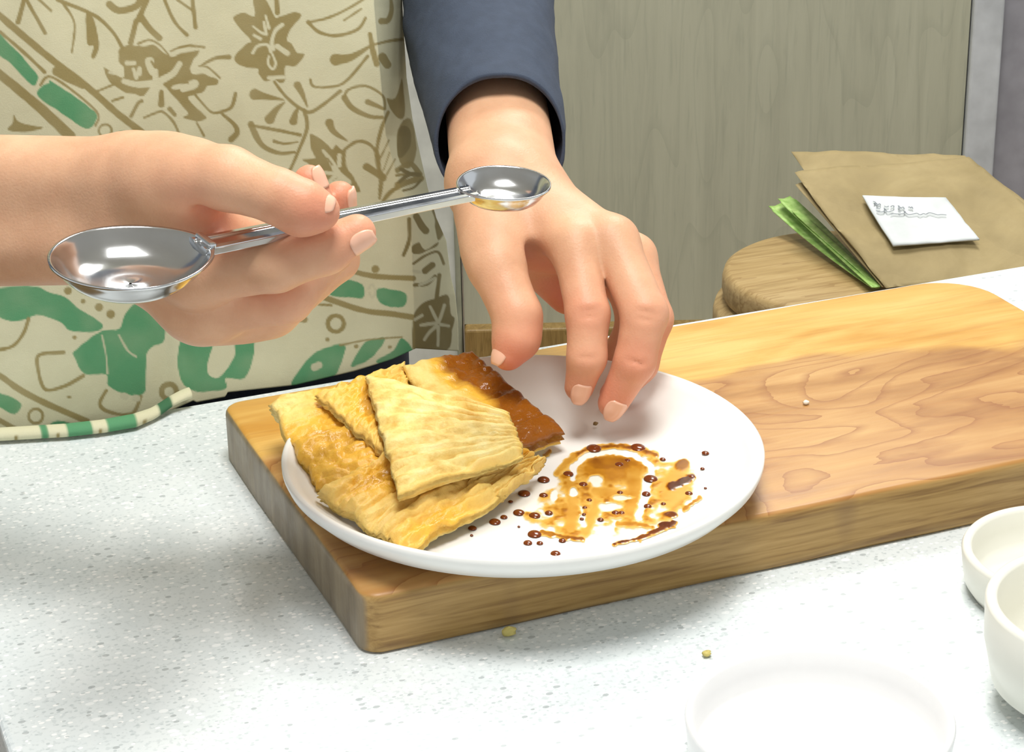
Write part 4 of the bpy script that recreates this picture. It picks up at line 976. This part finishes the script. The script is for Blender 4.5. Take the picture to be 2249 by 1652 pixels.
for j, t_ in enumerate(tt):
    # a row runs at a constant fraction between the top and the hem
    px0 = -620+(0)*uf
    fx = None
    py_f = top_py+(hem_y(914)-top_py)*t_
    fxv = float(fold_x(py_f)); pxs = -620+(fxv+620)*uf
    hy = hem_y(pxs); pys = top_py+(hy-top_py)*t_
    sxv = float(sil_x(py_f)); us = np.linspace(0, 1, NS+1)[1:]
    pxs2 = fxv+(sxv-fxv)*us; pys2 = pys[-1]+(t_)*us*6
    PXg[j] = np.concatenate([pxs, pxs2]); PYg[j] = np.concatenate([pys, pys2])
    ycl = cloth_y(pxs, pys)
    Yg[j] = np.concatenate([ycl, ycl[-1]+.004+.085*us**1.0*(.35+.65*us)])
pxf, pyf = PXg.ravel(), PYg.ravel()
rays = FW[None]+RT[None]*((pxf-1124.5)/FPX)[:, None]-UP[None]*((pyf-826)/FPX)[:, None]
VAp = CAM[None]+rays*(Yg.ravel()/rays[:, 1])[:, None]
nA = NF+NS
QAp = (np.arange(NR-1)[:, None, None]*nA+np.arange(nA-1)[None, :, None]+np.array([0, nA, nA+1, 1])[None, None, :]).reshape(-1, 4)
apron = quad_mesh('apron', VAp, QAp, M_APRON, person)
set_attr(apron, 'print', apply_print(np.stack([pxf, pyf], 1)))
m_ = apron.modifiers.new('cloth', 'SOLIDIFY'); m_.thickness = .0012; m_.offset = -1
tag(apron, 'cream apron printed with brown flowers and green leaves')

# rolled hem resting on the counter edge
hx = np.linspace(-300, 424, 220)
hem_lo = np.interp(hx, [-300, 0, 150, 230, 300, 340, 380, 424], [992, 973, 964, 955, 943, 925, 905, 893])
hem_hi = np.interp(hx, [-300, 0, 150, 230, 300, 340, 380, 424], [966, 949, 940, 931, 918, 905, 888, 874])
Vh = []; qh = []; ns = 14
for i, x in enumerate(hx):
    lo_, hi_ = PZ(x, hem_lo[i], .0012), None
    base = lo_.copy(); base[1] = min(base[1], YB-.001); hgt = (hem_lo[i]-hem_hi[i])*1.12/FPX*1.15
    lift = .004*sm(330, 424, np.array([x]))[0]
    for k in range(ns):
        a = 2*math.pi*k/ns; rr_ = hgt/2
        Vh.append((base[0], base[1]+.0050*math.cos(a)+.0040, .0012+lift+rr_+rr_*math.sin(a))); qh.append((x, k))
Fh = grid_quads(ns, len(hx), True)+[list(range(ns))[::-1], [(len(hx)-1)*ns+k for k in range(ns)]]
hem = new_mesh('hem', Vh, [f[::-1] for f in Fh], M_APRON, person)
qh = np.array(qh); x_ = qh[:, 0]
hc = np.tile(CREAM*1.05, (len(x_), 1))
def seg(a, b, c):
    k = sm(a-3, a+3, x_)*sm(b+3, b-3, x_); return hc*(1-k[:, None])+c[None]*k[:, None]
hc = seg(150, 205, GREEN); hc = seg(238, 302, GREEN); hc = seg(-120, -60, GREEN); hc = seg(92, 108, GREEN*.9); hc = seg(352, 380, GREEN*.5); hc = seg(-250, -190, GREEN)
for x0 in (36, 128, 221, 318):
    kk = sm(6, 2, np.abs(x_-x0))*((qh[:, 1] >= 7) & (qh[:, 1] <= 9)); hc = hc*(1-kk[:, None])+BROWN[None]*kk[:, None]
set_attr(hem, 'print', hc)
